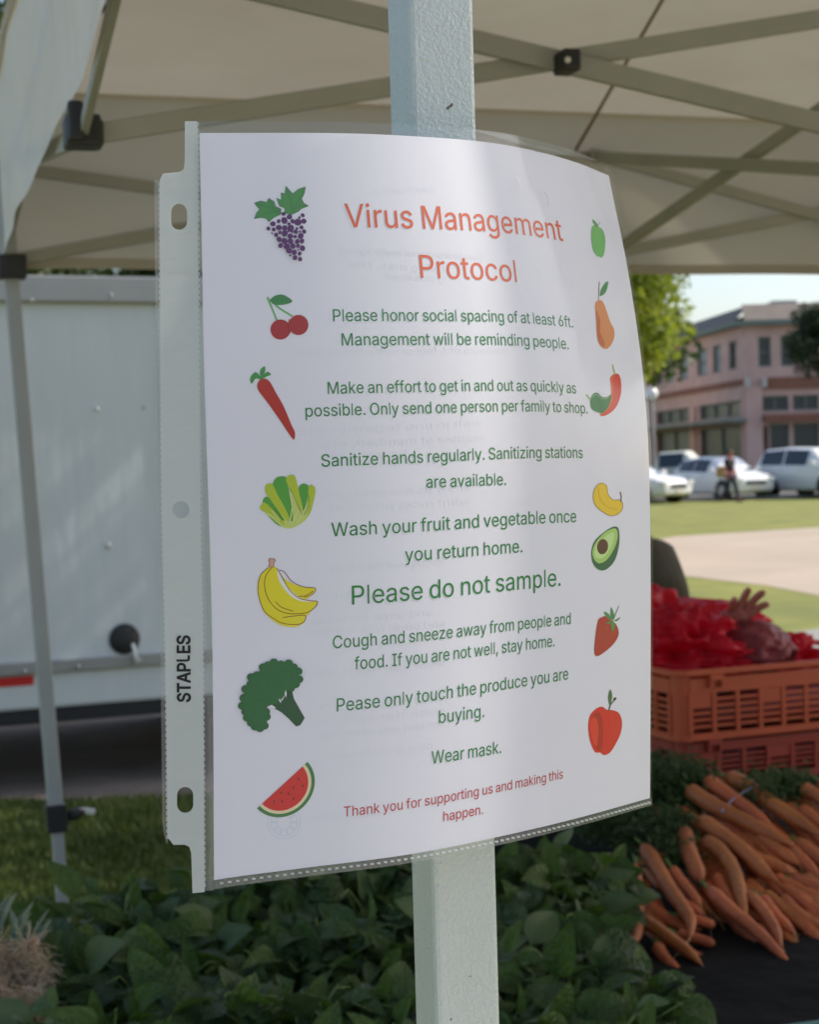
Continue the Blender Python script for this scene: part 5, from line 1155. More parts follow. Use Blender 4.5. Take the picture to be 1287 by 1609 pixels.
# letter outlines (advance, closed loops of x,y in 1/1000 of the size)
GLYPHS = {
 ',': (188, ['38,-119 68,71 137,71 84,-119']),
 '.': (188, ['95,-4 78,-1 63,9 53,24 50,41 53,59 63,73 78,83 95,87 113,83 128,73 138,59 141,41 138,24 128,9 113,-1']),
 '6': (453, ['226,-7 196,-4 168,3 142,15 119,31 100,51 84,74 73,101 66,130 64,162 65,187 71,212 80,239 93,268 112,302 137,340 252,509 322,509 151,261 145,261 154,275 165,288 179,299 196,307 214,312 235,314 265,312 291,305 316,295 337,280 355,262 370,240 380,215 387,187 389,157 387,127 379,98 368,73 352,50 333,30 310,14 284,3 257,-4','226,48 245,50 263,55 279,63 293,73 304,86 314,101 322,119 326,137 327,157 326,178 322,196 314,213 304,228 293,241 279,251 263,259 245,264 226,265 207,264 190,259 174,252 160,241 148,229 138,214 131,197 126,179 125,158 126,138 131,119 138,102 148,86 160,73 174,63 190,55 207,50']),
 'A': (480, ['16,0 201,509 276,509 463,0 395,0 287,302 264,372 232,478 245,478 213,371 191,302 85,0','110,142 110,199 370,199 370,142']),
 'C': (510, ['267,-7 235,-5 205,1 177,11 150,25 126,42 104,63 86,88 70,115 57,146 48,179 42,215 40,254 42,293 48,329 57,362 70,393 86,421 104,445 126,466 150,484 177,498 205,508 235,514 267,516 293,514 317,511 340,504 362,496 383,485 402,471 419,456 435,438 448,418 459,397 467,373 473,348 408,348 401,373 389,395 375,413 357,428 337,440 315,449 292,454 267,456 237,453 209,445 184,432 161,414 141,391 125,364 113,332 106,295 103,254 106,213 113,177 125,145 141,117 161,94 184,76 210,63 237,56 267,53 292,55 315,60 337,69 357,81 375,96 389,114 401,136 408,160 473,160 467,135 459,112 448,91 435,71 420,53 402,38 383,24 363,13 341,5 317,-2 293,-6']),
 'E': (419, ['60,0 60,509 372,509 372,452 125,452 125,286 355,286 355,229 125,229 125,57 375,57 375,0']),
 'I': (300, ['31,0 31,57 118,57 118,452 31,452 31,509 269,509 269,452 183,452 183,57 269,57 269,0']),
 'L': (393, ['60,0 60,509 125,509 125,57 361,57 361,0']),
 'M': (628, ['60,0 60,509 152,509 277,187 287,159 299,123 311,84 322,49 307,49 318,83 330,121 342,158 352,187 476,509 568,509 568,0 504,0 504,291 504,327 505,369 506,413 507,457 513,457 498,409 482,363 467,322 456,291 342,0 286,0 170,291 159,321 145,361 129,408 112,457 119,457 120,416 121,372 122,328 122,291 122,0']),
 'O': (533, ['267,-7 235,-5 205,1 177,11 150,25 126,42 105,63 86,88 70,115 57,146 48,179 42,215 40,254 42,293 48,329 57,362 70,393 86,421 105,445 126,466 150,484 177,498 205,508 235,514 267,516 299,514 329,508 357,498 384,484 408,466 429,445 448,421 464,393 477,362 486,329 491,293 493,254 491,215 486,179 477,146 464,115 448,88 429,63 408,42 384,25 357,11 329,1 299,-5','267,53 296,55 324,63 349,76 372,94 392,116 408,144 420,176 428,213 430,254 428,295 420,332 408,365 392,392 372,415 349,433 324,446 296,453 267,456 237,453 210,445 184,433 161,415 142,392 125,364 113,332 106,295 103,254 106,213 113,176 125,144 142,117 161,94 184,76 210,63 237,55']),
 'P': (445, ['60,0 60,509 235,509 272,506 305,499 332,487 356,471 375,452 390,430 400,404 407,377 409,348 407,318 400,291 390,265 375,243 356,223 332,207 305,195 272,188 235,186 109,186 109,242 233,242 257,244 279,248 297,256 312,266 324,279 333,294 339,310 343,328 344,348 343,367 339,385 333,402 324,416 312,428 297,439 279,446 257,451 232,452 125,452 125,0']),
 'S': (447, ['224,-9 188,-7 156,-1 128,9 102,23 81,40 64,60 51,83 42,109 38,137 104,137 108,118 114,102 123,88 136,76 150,66 166,59 185,53 204,50 224,49 246,50 267,54 286,60 303,69 317,79 329,92 338,106 344,122 346,139 342,161 332,179 316,193 296,205 280,211 263,217 245,222 184,239 145,253 112,269 86,289 67,313 56,341 52,372 54,400 62,425 75,448 92,468 113,484 138,498 165,508 195,514 227,516 259,514 289,508 316,498 340,484 360,468 377,449 390,427 398,403 401,378 337,378 332,402 320,421 302,437 280,449 254,456 225,459 204,457 185,454 167,448 145,435 129,418 118,398 115,376 119,352 131,334 148,319 169,308 191,300 212,293 264,279 312,264 328,256 344,248 359,238 372,226 384,213 395,198 402,180 407,161 408,139 406,112 399,87 386,64 370,43 349,25 323,11 294,0 261,-7']),
 'T': (449, ['32,452 32,509 417,509 417,452 257,452 257,0 193,0 193,452']),
 'V': (480, ['204,0 16,509 84,509 192,206 215,137 248,31 235,31 267,138 290,206 395,509 463,509 278,0']),
 'W': (686, ['155,0 16,509 82,509 163,196 175,145 187,94 197,40 189,40 200,94 211,145 224,196 306,509 380,509 462,196 474,145 486,94 497,40 488,40 499,94 510,145 523,196 603,509 670,509 530,0 455,0 368,323 351,391 336,475 350,475 335,395 318,323 230,0']),
 'a': (389, ['160,-9 137,-7 115,-3 94,5 76,15 60,29 48,45 38,63 32,84 30,108 32,128 36,146 43,161 58,179 78,193 92,200 108,206 125,211 178,220 234,227 252,230 265,235 273,243 276,255 276,257 273,279 267,297 256,311 240,322 220,329 196,331 171,329 149,322 132,313 118,301 107,288 100,274 41,291 51,313 64,331 79,346 95,358 114,368 133,375 153,380 173,383 194,384 215,383 239,379 255,375 271,369 286,360 300,350 312,336 322,320 330,301 335,278 337,251 337,0 277,0 277,52 272,52 264,38 252,25 236,12 215,1 199,-4 181,-7','170,45 192,47 211,51 228,59 248,74 263,93 272,115 276,138 276,190 270,186 259,182 231,176 200,171 175,168 154,164 134,159 117,150 103,139 95,124 92,105 94,87 102,72 114,61 130,52 149,47']),
 'b': (424, ['229,-8 208,-7 189,-3 172,4 153,17 138,31 127,46 118,59 112,59 112,0 53,0 53,509 114,509 114,319 118,319 137,346 152,360 171,373 188,379 207,383 229,384 259,382 287,374 313,361 335,342 354,320 370,293 381,261 388,227 390,189 388,151 381,116 370,84 355,57 336,34 313,16 288,3 260,-6','220,47 242,49 262,55 279,66 294,80 306,97 316,117 323,139 327,163 328,189 327,215 323,239 316,261 307,281 295,298 280,311 262,322 243,328 220,330 198,328 178,322 161,312 147,299 134,282 125,263 118,241 114,216 113,189 114,162 118,138 125,115 135,95 147,78 162,65 179,55 198,49']),
 'c': (396, ['207,-8 174,-5 144,3 117,16 93,35 72,58 56,85 44,116 37,150 34,187 37,225 44,260 56,291 72,318 93,341 117,360 144,374 174,382 207,384 226,384 243,381 260,377 284,368 305,356 324,341 340,322 349,308 356,293 362,277 303,262 298,276 290,289 281,301 270,311 257,319 242,325 226,329 207,330 184,328 163,321 145,310 130,296 118,278 108,258 102,236 98,212 96,187 98,163 102,139 108,117 118,97 130,80 145,66 163,55 184,49 207,46 226,48 243,52 258,58 271,66 282,76 292,89 299,102 304,117 363,102 357,86 350,70 341,56 325,37 306,21 292,12 277,5 261,-1 244,-5 226,-7']),
 'd': (424, ['195,-8 165,-6 137,3 111,16 89,34 70,57 55,84 43,116 36,151 34,189 36,227 43,261 55,293 70,320 89,342 112,361 137,374 165,382 196,384 218,383 237,379 253,373 272,360 287,346 298,331 306,319 311,319 311,509 372,509 372,0 313,0 313,59 307,59 298,46 287,31 272,17 252,4 236,-3 217,-7','205,47 226,49 246,55 263,65 278,78 290,95 299,115 306,138 310,162 312,189 310,216 306,241 300,263 290,282 278,299 263,312 246,322 227,328 205,330 182,328 162,322 145,311 130,298 118,281 108,261 102,239 98,215 96,189 98,163 102,139 109,117 118,97 130,80 145,66 162,55 182,49']),
 'e': (404, ['212,-8 177,-5 145,3 117,16 92,35 72,58 56,85 44,116 37,150 34,187 36,224 44,258 55,290 71,317 91,340 115,359 142,373 172,382 205,384 226,383 246,380 266,374 285,366 303,355 319,341 334,324 347,305 357,282 365,256 370,227 371,194 371,169 75,169 75,221 338,221 310,202 308,226 304,248 298,269 288,286 277,301 263,314 246,323 227,328 205,330 183,328 164,323 146,313 131,301 119,286 109,270 102,251 97,231 96,211 96,178 98,151 102,127 110,106 121,88 135,73 151,61 169,53 190,48 212,46 234,48 254,53 271,61 285,73 297,88 306,105 365,91 358,72 348,55 335,39 320,26 302,14 283,4 261,-3 237,-7']),
 'f': (254, ['228,379 228,327 6,327 6,379','81,0 81,432 82,452 87,470 96,486 107,499 120,510 135,519 152,525 169,529 187,530 207,529 222,527 234,524 243,521 227,468 222,470 215,472 206,473 195,474 171,470 154,460 145,443 142,419 142,0']),
 'g': (425, ['207,-151 180,-149 156,-146 134,-140 114,-132 97,-122 82,-110 70,-97 59,-84 51,-69 101,-41 110,-53 122,-66 136,-78 154,-88 169,-93 187,-96 207,-97 236,-95 261,-87 282,-75 298,-58 308,-34 311,-6 311,68 306,68 298,56 287,41 272,28 252,16 236,10 217,6 195,5 165,7 138,14 113,27 90,43 71,65 55,90 43,120 36,154 34,191 36,229 43,263 55,293 71,320 90,342 112,361 138,374 166,382 196,384 218,383 237,379 253,373 273,360 288,346 299,331 308,319 313,319 313,379 372,379 372,-9 370,-40 363,-67 350,-90 334,-109 314,-124 291,-136 265,-144 237,-149','205,59 227,61 246,66 264,75 278,87 290,103 300,121 307,142 311,166 312,193 311,219 307,242 300,264 291,283 279,299 264,312 247,322 227,328 205,330 182,328 163,322 145,312 130,298 118,282 109,262 102,241 98,218 96,193 98,167 102,144 109,123 118,104 131,88 145,76 163,66 183,61']),
 'h': (410, ['114,227 114,0 53,0 53,509 114,509 114,287 102,287 116,319 132,344 152,362 175,374 200,382 227,384 252,383 275,377 295,369 313,356 328,340 341,321 350,298 355,271 357,240 357,0 296,0 296,235 293,263 286,286 273,304 256,318 235,326 210,329 192,328 176,324 161,317 141,303 126,283 119,266 115,248']),
 'i': (167, ['53,0 53,379 114,379 114,0','84,443 67,446 54,455 44,468 41,483 44,499 54,512 67,521 84,524 100,521 114,512 123,499 126,483 123,468 114,455 100,446']),
 'j': (167, ['53,379 114,379 114,-30 112,-52 108,-72 102,-90 92,-106 80,-119 65,-129 47,-137 27,-141 4,-143 -10,-143 -10,-87 2,-87 25,-83 40,-72 50,-54 53,-29','83,443 67,446 53,455 44,468 41,483 44,499 53,512 67,521 83,524 100,521 114,512 123,499 126,483 123,468 114,455 100,446']),
 'k': (381, ['110,137 110,212 121,212 284,379 360,379 184,199 177,199','53,0 53,509 114,509 114,0','294,0 148,186 191,229 372,0']),
 'l': (189, ['139,-2 112,0 91,8 74,20 62,37 55,59 53,84 53,509 114,509 114,99 115,77 120,62 130,54 146,52 154,52 160,53 170,54 181,3 162,-1 151,-2']),
 'm': (610, ['53,0 53,379 112,379 112,295 108,295 114,314 122,331 132,346 151,363 172,376 195,384 219,386 245,383 268,375 287,361 303,342 314,320 321,295 312,295 318,312 326,329 337,343 350,356 364,366 381,375 398,381 417,385 437,386 458,385 478,380 497,372 514,361 529,346 541,328 550,307 555,283 557,255 557,0 496,0 496,254 493,279 485,298 473,313 456,323 438,329 419,330 395,328 374,320 358,307 345,290 338,270 335,247 335,0 274,0 274,260 272,280 265,297 253,311 238,322 220,328 199,330 178,328 158,320 140,307 126,289 119,274 115,257 114,238 114,0']),
 'n': (410, ['114,227 114,0 53,0 53,379 112,379 112,287 102,287 116,319 132,344 152,362 175,374 200,382 227,384 252,383 275,377 295,369 313,356 328,340 341,321 350,298 355,271 357,240 357,0 296,0 296,235 293,263 286,286 273,304 256,318 235,326 210,329 192,328 176,324 161,317 141,303 126,283 119,266 115,248']),
 'o': (415, ['207,-8 174,-5 144,3 117,16 93,35 72,58 56,85 44,116 37,150 34,187 37,225 44,260 56,291 72,318 93,341 117,360 144,374 174,382 207,384 241,382 271,374 299,360 323,341 343,318 359,291 371,260 379,225 381,187 379,150 371,116 359,85 343,58 323,35 299,16 271,3 241,-5','207,46 231,49 252,55 270,66 285,80 298,97 307,117 314,139 318,163 319,187 318,212 314,236 307,258 298,278 285,296 270,310 252,321 231,328 207,330 184,328 163,321 145,310 130,296 118,278 108,258 102,236 98,212 96,187 98,163 102,139 108,117 118,97 130,80 145,66 163,55 184,49']),
 'p': (424, ['53,-143 53,379 112,379 112,319 118,319 126,331 137,346 152,360 171,373 188,379 207,383 229,384 259,382 287,374 313,361 335,342 354,320 370,293 381,261 388,227 390,189 388,151 381,116 370,84 355,57 336,34 313,16 288,3 260,-6 229,-8 208,-7 189,-3 173,4 153,17 138,31 127,46 118,59 114,59 114,-143','220,47 242,49 262,55 279,66 294,80 306,97 316,117 323,139 327,163 328,189 327,215 323,239 316,261 307,281 295,298 280,311 262,322 243,328 220,330 198,328 178,322 161,312 147,299 134,282 125,263 118,241 114,216 113,189 114,162 118,138 125,115 135,95 147,78 162,65 179,55 198,49']),
 'q': (424, ['372,-143 311,-143 311,59 306,59 298,46 287,31 272,17 252,4 236,-3 217,-7 195,-8 165,-6 137,3 111,16 89,34 70,57 55,84 43,116 36,151 34,189 36,227 43,261 55,293 70,320 89,342 112,361 137,374 165,382 196,384 218,383 237,379 253,373 272,360 287,346 298,331 307,319 313,319 313,379 372,379','205,47 226,49 246,55 263,65 278,78 290,95 299,115 306,138 310,162 312,189 310,216 306,241 300,263 290,282 278,299 263,312 246,322 227,328 205,330 182,328 162,322 145,311 130,298 118,281 108,261 102,239 98,215 96,189 98,163 102,139 109,117 118,97 130,80 145,66 162,55 182,49']),
 'r': (259, ['53,0 53,379 112,379 112,321 115,321 124,339 137,354 152,367 171,377 191,383 213,385 229,384 243,384 243,322 230,324 219,325 207,326 182,323 159,315 140,301 126,284 117,262 114,237 114,0']),
 's': (365, ['182,-8 157,-7 133,-3 112,3 93,12 76,24 62,38 50,54 41,73 36,94 94,107 101,87 111,72 124,60 141,52 160,47 181,45 206,47 227,53 244,62 262,81 268,103 265,121 254,136 237,147 212,155 149,170 118,180 92,192 72,208 58,227 50,249 47,274 49,295 55,314 65,332 79,347 95,360 115,370 137,378 161,383 187,384 212,383 234,379 254,372 271,363 286,352 299,339 309,324 318,308 324,290 268,277 258,298 243,316 228,325 210,331 187,333 166,331 147,326 131,317 114,299 109,277 112,258 124,243 136,235 152,229 172,223 229,209 261,200 287,187 306,171 320,153 328,131 331,107 329,85 323,65 312,47 298,31 281,18 260,6 236,-2 210,-7']),
 't': (227, ['204,379 204,327 6,327 6,379','65,471 126,471 126,98 128,76 136,61 150,53 170,50 177,50 185,51 202,54 213,2 203,-1 192,-3 168,-4 138,-1 113,7 92,21 77,41 68,64 65,93']),
 'u': (410, ['182,-5 158,-3 135,2 115,11 97,23 82,39 69,59 60,82 54,109 53,139 53,379 114,379 114,144 116,117 124,94 137,75 154,61 175,53 200,50 218,51 234,55 249,62 268,77 283,97 290,113 295,132 296,153 296,379 357,379 357,0 298,0 298,92 307,92 294,60 277,35 257,17 234,5 209,-3']),
 'v': (389, ['163,0 17,379 84,379 165,155 187,87 206,21 184,21 203,87 224,155 305,379 371,379 226,0']),
 'w': (567, ['138,0 23,379 87,379 133,214 154,137 175,41 165,41 186,135 206,214 252,379 316,379 362,214 382,136 402,41 391,41 413,135 434,214 480,379 545,379 429,0 368,0 319,172 305,225 291,280 277,338 291,338 277,280 263,225 248,172 199,0']),
 'x': (379, ['21,0 171,218 171,171 29,379 100,379 147,306 179,253 207,206 175,206 202,253 211,270 222,287 233,306 282,379 352,379 209,169 209,214 358,0 287,0 231,85 200,136 173,182 205,182 178,136 148,85 91,0']),
 'y': (389, ['47,-139 61,-86 71,-87 88,-90 104,-89 118,-84 130,-74 141,-58 151,-36 163,-1 17,379 84,379 165,155 187,87 206,21 184,21 202,87 224,155 305,379 371,379 204,-58 196,-77 187,-93 177,-107 159,-124 139,-136 117,-143 91,-145 77,-145 65,-143 54,-141']),
 'z': (380, ['42,0 42,46 254,320 254,323 48,323 48,379 333,379 333,331 126,60 126,56 339,56 339,0']),
}
CAP = 509.0
GL_ = {k: (a, [[tuple(map(int, p.split(','))) for p in s.split()] for s in sp]) for k, (a, sp) in GLYPHS.items()}
GL_['l'] = (167, [[(58, 0), (58, 509), (105, 509), (105, 0)]])
def area(l): return sum(l[i][0] * l[(i + 1) % len(l)][1] - l[(i + 1) % len(l)][0] * l[i][1] for i in range(len(l))) / 2
def groups(loops):
    """outer loops with their own holes"""
    def inside(p, l):
        t = False; j = len(l) - 1
        for i in range(len(l)):
            a, b = l[i], l[j]
            if (a[1] > p[1]) != (b[1] > p[1]) and p[0] < (b[0] - a[0]) * (p[1] - a[1]) / (b[1] - a[1]) + a[0]: t = not t
            j = i
        return t
    out = []; ref = area(max(loops, key=lambda l: abs(area(l))))
    outer = [l for l in loops if area(l) * ref > 0]; holes = [l for l in loops if area(l) * ref < 0]
    for l in outer: out.append([l] + [m for m in holes if inside(m[0], l)])
    return out
def fatten(l, d):
    n = len(l); out = []; s = 1
    for i in range(n):
        a, b, c = l[i - 1], l[i], l[(i + 1) % n]
        e1 = Vector((b[0] - a[0], b[1] - a[1])); e2 = Vector((c[0] - b[0], c[1] - b[1]))
        if e1.length < 1e-6 or e2.length < 1e-6: out.append(b); continue
        e1.normalize(); e2.normalize(); n1 = Vector((e1.y, -e1.x)); n2 = Vector((e2.y, -e2.x)); m = (n1 + n2)
        if m.length < .2: out.append(b); continue
        m.normalize(); k = d / max(.5, m.dot(n1)); out.append((b[0] + m.x * k, b[1] + m.y * k))
    return out
TES = {}
def glyph(ch, fat=0):
    if (ch, fat) in TES: return TES[(ch, fat)]
    adv, loops = GL_[ch]; V = []; Fc = []
    big = max(loops, key=lambda l: abs(area(l))); sg = 1 if area(big) > 0 else -1
    for g in groups(loops):
        if fat: g = [fatten(l, fat * sg) for l in g]
        v, f = tess(g); n = len(V); V += [(p.x, p.y) for p in v]; Fc += [tuple(i + n for i in t) for t in f]
    TES[(ch, fat)] = (adv, V, Fc); return TES[(ch, fat)]
def textline(txt, p0, p1, cap, col, name='lettering', parent=None, fat=0, mirror=False, off=.00013, mapper=None, rough=.6):
    """p0/p1: where the baseline starts and ends; cap: capital height there (photo pixels)"""
    pen = 0; items = []; x0 = None; x1 = 0
    for ch in txt:
        if ch == ' ': pen += 155; continue
        adv, V, Fc = glyph(ch, fat); xs = [v[0] for v in V]
        if x0 is None: x0 = pen + min(xs)
        items.append((pen, V, Fc)); x1 = pen + max(xs); pen += adv
    mb = MB(); W_ = x1 - x0
    if mapper is None:
        u0, v0 = inv(*p0); u1, v1 = inv(*p1); vc = inv(p0[0], p0[1] - cap)[1]; k = (v0 - vc) / CAP
        def mapper(x, y):
            t = (x - x0) / W_
            if mirror: t = 1 - t
            return SF(u0 + (u1 - u0) * t, v0 + (v1 - v0) * t - y * k, off)
    for pen, V, Fc in items: mb.add([mapper(pen + x, y) for x, y in V], Fc)
    return mb.build(name, ink(col, rough), parent or notice)
OR = (.66, .115, .040); GN = (.012, .185, .035); RD = (.50, .035, .03)
textline('Virus Management', (543, 357), (885.5, 379), 37, OR, fat=2)
textline('Protocol', (661, 436.5), (812.5, 443.5), 36, OR, fat=2)
for t_, a, b, c in (('Please honor social spacing of at least 6ft.', (523.5, 505), (901, 515), 19), ('Management will be reminding people.', (537, 543), (894, 549), 19.2),
    ('Make an effort to get in and out as quickly as', (515, 619), (905.7, 618.4), 18.8), ('possible. Only send one person per family to shop.', (480, 655), (923.5, 650), 18.8),
    ('Sanitize hands regularly. Sanitizing stations', (505, 733.5), (916, 720), 19.4), ('are available.', (670, 766.7), (795.4, 762), 19.2),
    ('Wash your fruit and vegetable once', (520.6, 843), (905.7, 820.5), 21.4), ('you return home.', (636.5, 882), (821, 867.7), 21),
    ('Please do not sample.', (553, 950), (881, 920.5), 29.5), ('Cough and sneeze away from people and', (523, 1019), (897, 980.4), 19.6), ('food. If you are not well, stay home.', (557, 1052), (871.5, 1015.5), 19.6),
    ('Pease only touch the produce you are', (529, 1118), (893, 1067.4), 20.4), ('buying.', (689.7, 1136.4), (761, 1126.5), 20), ('Wear mask.', (678, 1200.5), (787.6, 1183), 20)):
    textline(t_, a, b, c, GN, fat=1.5)
textline('Thank you for supporting us and making this', (540, 1283.4), (884.6, 1222.8), 15.8, RD, fat=1.5)
textline('happen.', (696.6, 1290.6), (759, 1278.8), 15.4, RD, fat=1.5)
# print of the sheet behind, showing faintly through in reverse
GH = (.75, .736, .803)
for t_, a, b, c in (('DEPARTMENT OF', (583, 306), (682, 302), 8), ('from environmental health agency', (532, 398), (760, 410), 11), ('being met. The', (550, 420), (700, 428), 11), ('guidelines', (606, 438), (700, 444), 11),
    ('minimum of 6 feet or more from others', (460, 560), (800, 556), 11), ('wait in line together etc', (468, 684), (760, 668), 11), ('number of members who', (502, 703), (760, 692), 11), ('household', (505, 722), (640, 716), 11),
    ('allow as necessary to', (500, 782), (740, 770), 11), ('want most physical', (522, 803), (740, 792), 11), ('throughout the venue', (516, 899), (700, 886), 11), ('follow general guid', (498, 942), (640, 935), 11),
    ('and other surfaces', (486, 982), (680, 966), 11), ('and other high contact', (478, 1000), (700, 984), 11), ('wash their hands often', (478, 1064), (700, 1046), 11),
    ('then', (497, 1118), (700, 1100), 11), ('each transaction', (498, 1140), (700, 1120), 11), ('contact and expedite', (505, 1160), (700, 1140), 11), ('ding to customer', (525, 1193), (680, 1176), 11), ('customer notice', (484, 1290), (600, 1280), 9)):
    t_ = ''.join(ch for ch in t_ if ch == ' ' or ch in GL_ and ch not in 'DRN')
    textline(t_, a, b, c, GH, name='show_through_print', mirror=True, off=.00005)
# faint seal low on the left
sm_ = MB()
for r_ in (26, 21, 11):
    a, b = stroke(circle(446, 1292, r_, r_, 30), 1.3, True); n = len(a); sm_.add([SP(x, y, .00006) for x, y in a + b], [(i, i + 1, n + i + 1, n + i) for i in range(n - 1)])
for k in range(10):
    t = k * .628; a, b = stroke([(446 + 12 * math.cos(t), 1292 + 12 * math.sin(t)), (446 + 20 * math.cos(t), 1292 + 20 * math.sin(t))], 3); sm_.add([SP(x, y, .00006) for x, y in a + b], [(0, 1, 3, 2)])
sm_.build('faint_seal', ink((.66, .68, .78)), notice)

# sleeve ------------------------------------------------------------
M['film'] = film_mat('clear_film', .010, .75, wave=.25, rough=.10)
M['film_edge'] = film_mat('film_border', .16, .9, tint=(.90, .92, .90), rough=.15)
M['strip'] = film_mat('binding_strip', .74, .8, tint=(.9, .93, .93), rough=.3, milk=(.74, .77, .75))
M['weld'] = film_mat('weld_marks', .7, .8, rough=.25, milk=(.85, .87, .86))
def wob(u, v): return .0007 + .0010 * (noise.noise(Vector((u * 5, v * 2.2, 3))) + .5) * max(0, 1 - v) + .0006 * noise.noise(Vector((u * 9, v * 5, 8)))
fxL, fxR = inv(316, 700)[0], 1.003
vt, vb_ = -.0158, 1.0115
mb = MB(); mb.grid(lambda a, b: SF(fxL * (1 - a) + fxR * a, vt * (1 - b) + vb_ * b, max(.0004, wob(a, b))), 70, 80); mb.build('front_film', M['film'], sleeve)
mb = MB(); mb.grid(lambda a, b: SF(fxL * (1 - a) + fxR * a, vt * (1 - b) + vb_ * b + .001, -.0006), 40, 50); mb.build('back_film', M['film'], sleeve)
# crease marks pressed into the film near the top right
for pts, wd in ((((806, 281), (811, 291), (814, 303)), 2.6), (((847, 302), (853, 313), (854, 327)), 2.6), (((838, 425), (846, 430), (852, 430)), 1.6), (((792, 216), (818, 228), (848, 234), (880, 243)), 1.8), (((800, 224), (835, 240), (868, 244)), 1.4)):
    L_, R_ = stroke(curve(pts, 3), wd); n = len(L_); mb = MB(); mb.add([SP(x, y, .0023) for x, y in L_ + R_], [(k_, k_ + 1, n + k_ + 1, n + k_) for k_ in range(n - 1)]); mb.build('crease', M['film_edge'], sleeve)
def edge(tab): return pchip([(y, x) for x, y in tab])
# binding strip outline in photo pixels, cut into rows so that it follows the bend
xin = edge([(310, 188), (312, 560), (314, 800), (318, 1000), (321, 1403)])
xout = edge([(250, 272), (252, 560), (254, 800), (259, 1000), (263, 1327)])
def strip_rows():
    poly = [(290, 191), (309, 191)] + [(xin(y), y) for y in range(240, 1400, 30)] + [(321, 1401), (302, 1403), (301, 1370), (300, 1340), (297, 1330), (290, 1327), (272, 1327)]
    poly += [(xout(y), y) for y in range(1315, 285, -30)] + [(251, 282), (256, 273), (281, 271), (288, 266), (290, 255)]
    def slot(cx, cy, w_, h_):
        r_ = w_ / 2; pts = []
        for k in range(9): t = math.pi + math.pi * k / 8; pts.append((cx + r_ * math.cos(t), cy - (h_ / 2 - r_) + r_ * math.sin(t)))
        for k in range(9): t = math.pi * k / 8; pts.append((cx + r_ * math.cos(t), cy + (h_ / 2 - r_) + r_ * math.sin(t)))
        return pts
    loops = [poly, slot(281, 341, 25, 41), circle(284, 801, 13.5, 13.5, 20), slot(290.5, 1256.5, 25.5, 41)]
    v, f = tess(loops)
    bm = bmesh.new(); bv = [bm.verts.new(p) for p in v]
    for t in f:
        try: bm.faces.new([bv[i] for i in t])
        except ValueError: pass
    for y in range(210, 1400, 20): bmesh.ops.bisect_plane(bm, geom=bm.verts[:] + bm.edges[:] + bm.faces[:], plane_co=(0, y, 0), plane_no=(0, 1, 0))
    bm.verts.index_update()
    return [(p.co.x, p.co.y) for p in bm.verts], [[q_.index for q_ in fc.verts] for fc in bm.faces]
v, f = strip_rows(); mb = MB(); mb.add([SP(x, y, .0004) for x, y in v], f, 0, False)
sp_ = mb.build('binding_strip', M['strip'], sleeve)
sol = sp_.modifiers.new('thickness', 'SOLIDIFY'); sol.thickness = .00025; sol.offset = 0
# clear margins beside the strip
def margin(name, fa, fb, y0, y1, off, m):
    mb = MB(); mb.grid(lambda a, b: SP(fa(y0 + (y1 - y0) * b) * (1 - a) + fb(y0 + (y1 - y0) * b) * a, y0 + (y1 - y0) * b, off), 2, 60); return mb.build(name, m, sleeve)
margin('outer_margin', lambda y: xout(y) - 8 + max(0, (y - 1300) * .25), xout, 283, 1325, .0003, M['film_edge'])
margin('inner_margin', xin, lambda y: fL((y - 209) / 1174) - 1, 192, 1399, .00055, M['film_edge'])
mb = MB(); mb.grid(lambda a, b: SF(.0 + 1.003 * a, 1.0005 + .011 * b, .0005), 60, 2); mb.build('bottom_margin', M['film_edge'], sleeve)
mb = MB()   # folded top right edge of the film catching the light
mb.grid(lambda a, b: SF(.55 + .45 * a, -.0158 + .014 * b * math.sin(math.pi * min(1, a * 1.1)) , .0009), 30, 2); mb.build('lip', M['film_edge'], sleeve)
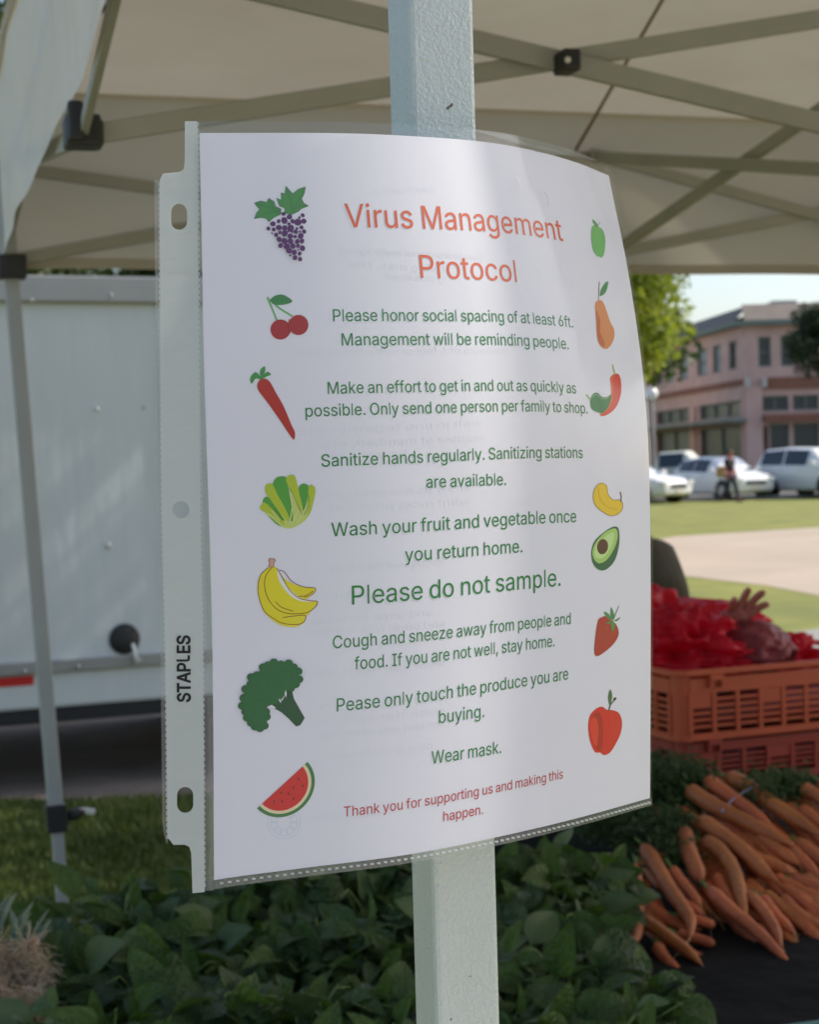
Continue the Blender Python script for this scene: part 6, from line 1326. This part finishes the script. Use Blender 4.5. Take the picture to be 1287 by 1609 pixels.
# welded stitch marks
wm = MB()
def stitch(x, y, w_=5.2, h_=4.6, flip=1, vert=True, off=.00075):
    t = 1.15; q_ = []
    segs = [((-w_ / 2, -h_ / 2), (w_ / 2, -h_ / 2)), ((w_ / 2 * flip, -h_ / 2), (w_ / 2 * flip, h_ / 2)), ((-w_ / 2, h_ / 2), (w_ / 2, h_ / 2))] if vert else [((-w_ / 2, -h_ / 2), (w_ / 2, -h_ / 2)), ((-w_ / 2, 0), (w_ / 2, 0))]
    for a, b in segs:
        L_, R_ = stroke([(x + a[0], y + a[1]), (x + b[0], y + b[1])], t if vert else h_ * .5); wm.add([SP(*p, off) for p in L_ + R_], [(0, 1, 3, 2)])
y = 196
while y < 1398:
    stitch(xin(y) - 1.5, y, flip=1)
    if 284 < y < 1320: stitch(xout(y) + 1.5, y, flip=-1)
    y += 9.4
k = .012
while k < .995:
    p = (fL(1) + (fR(1) - fL(1)) * w_of_u(k)); yy = fB(w_of_u(k)) + 6.5
    stitch(p, yy, 5.4, 3.2, 1, False, .00085); k += .0132
o = wm.build('weld_marks', M['weld'], sleeve); o['kind'] = 'stuff'
# maker's name printed up the strip
def stp_map(x, y):
    X0, X1 = SX; t = (x - X0) / (X1 - X0); py = 1103 + (998 - 1103) * t; px = 298.5 - 2.2 * t * .3 - y / CAP * 20.0 - (1 - t) * 0
    return SP(px, py, .00075)
pen = 0; xs = []
for ch in 'STAPLES': a_, V, _ = glyph(ch, 24); xs += [pen + p[0] for p in V]; pen += a_ - (8)
SX = (min(xs), max(xs))
pen = 0; mb = MB()
for i, ch in enumerate('STAPLES'):
    a_, V, Fc = glyph(ch, 24)
    if i == 4:   # the bent staple drawn as the letter L
        pl = [(60, 560), (60, 60), (90, 10), (330, 10)]; lp_, rp_ = stroke([(95, 540), (95, 120), (110, 70), (150, 48), (335, 48)], 96); V = [(x, y) for x, y in lp_ + rp_]; n = len(lp_); Fc = [(j, j + 1, n + j + 1, n + j) for j in range(n - 1)]
    mb.add([stp_map(pen + x, y) for x, y in V], Fc); pen += a_ - 8
v_, f_ = tess([circle(SX[1] + 22, 490, 16, 16, 10)]); mb.add([stp_map(p.x, p.y) for p in v_], f_)
mb.build('maker_lettering', ink((.012, .012, .012)), sleeve)
# pieces of clear tape that hold the sleeve to the post (behind it)
mb = MB(); mb.grid(lambda a, b: SF(.30 + .16 * a, .25 + .05 * b, -.0012 - .002 * math.sin(a * 3.1)), 6, 2); mb.build('tape', M['film_edge'], sleeve)
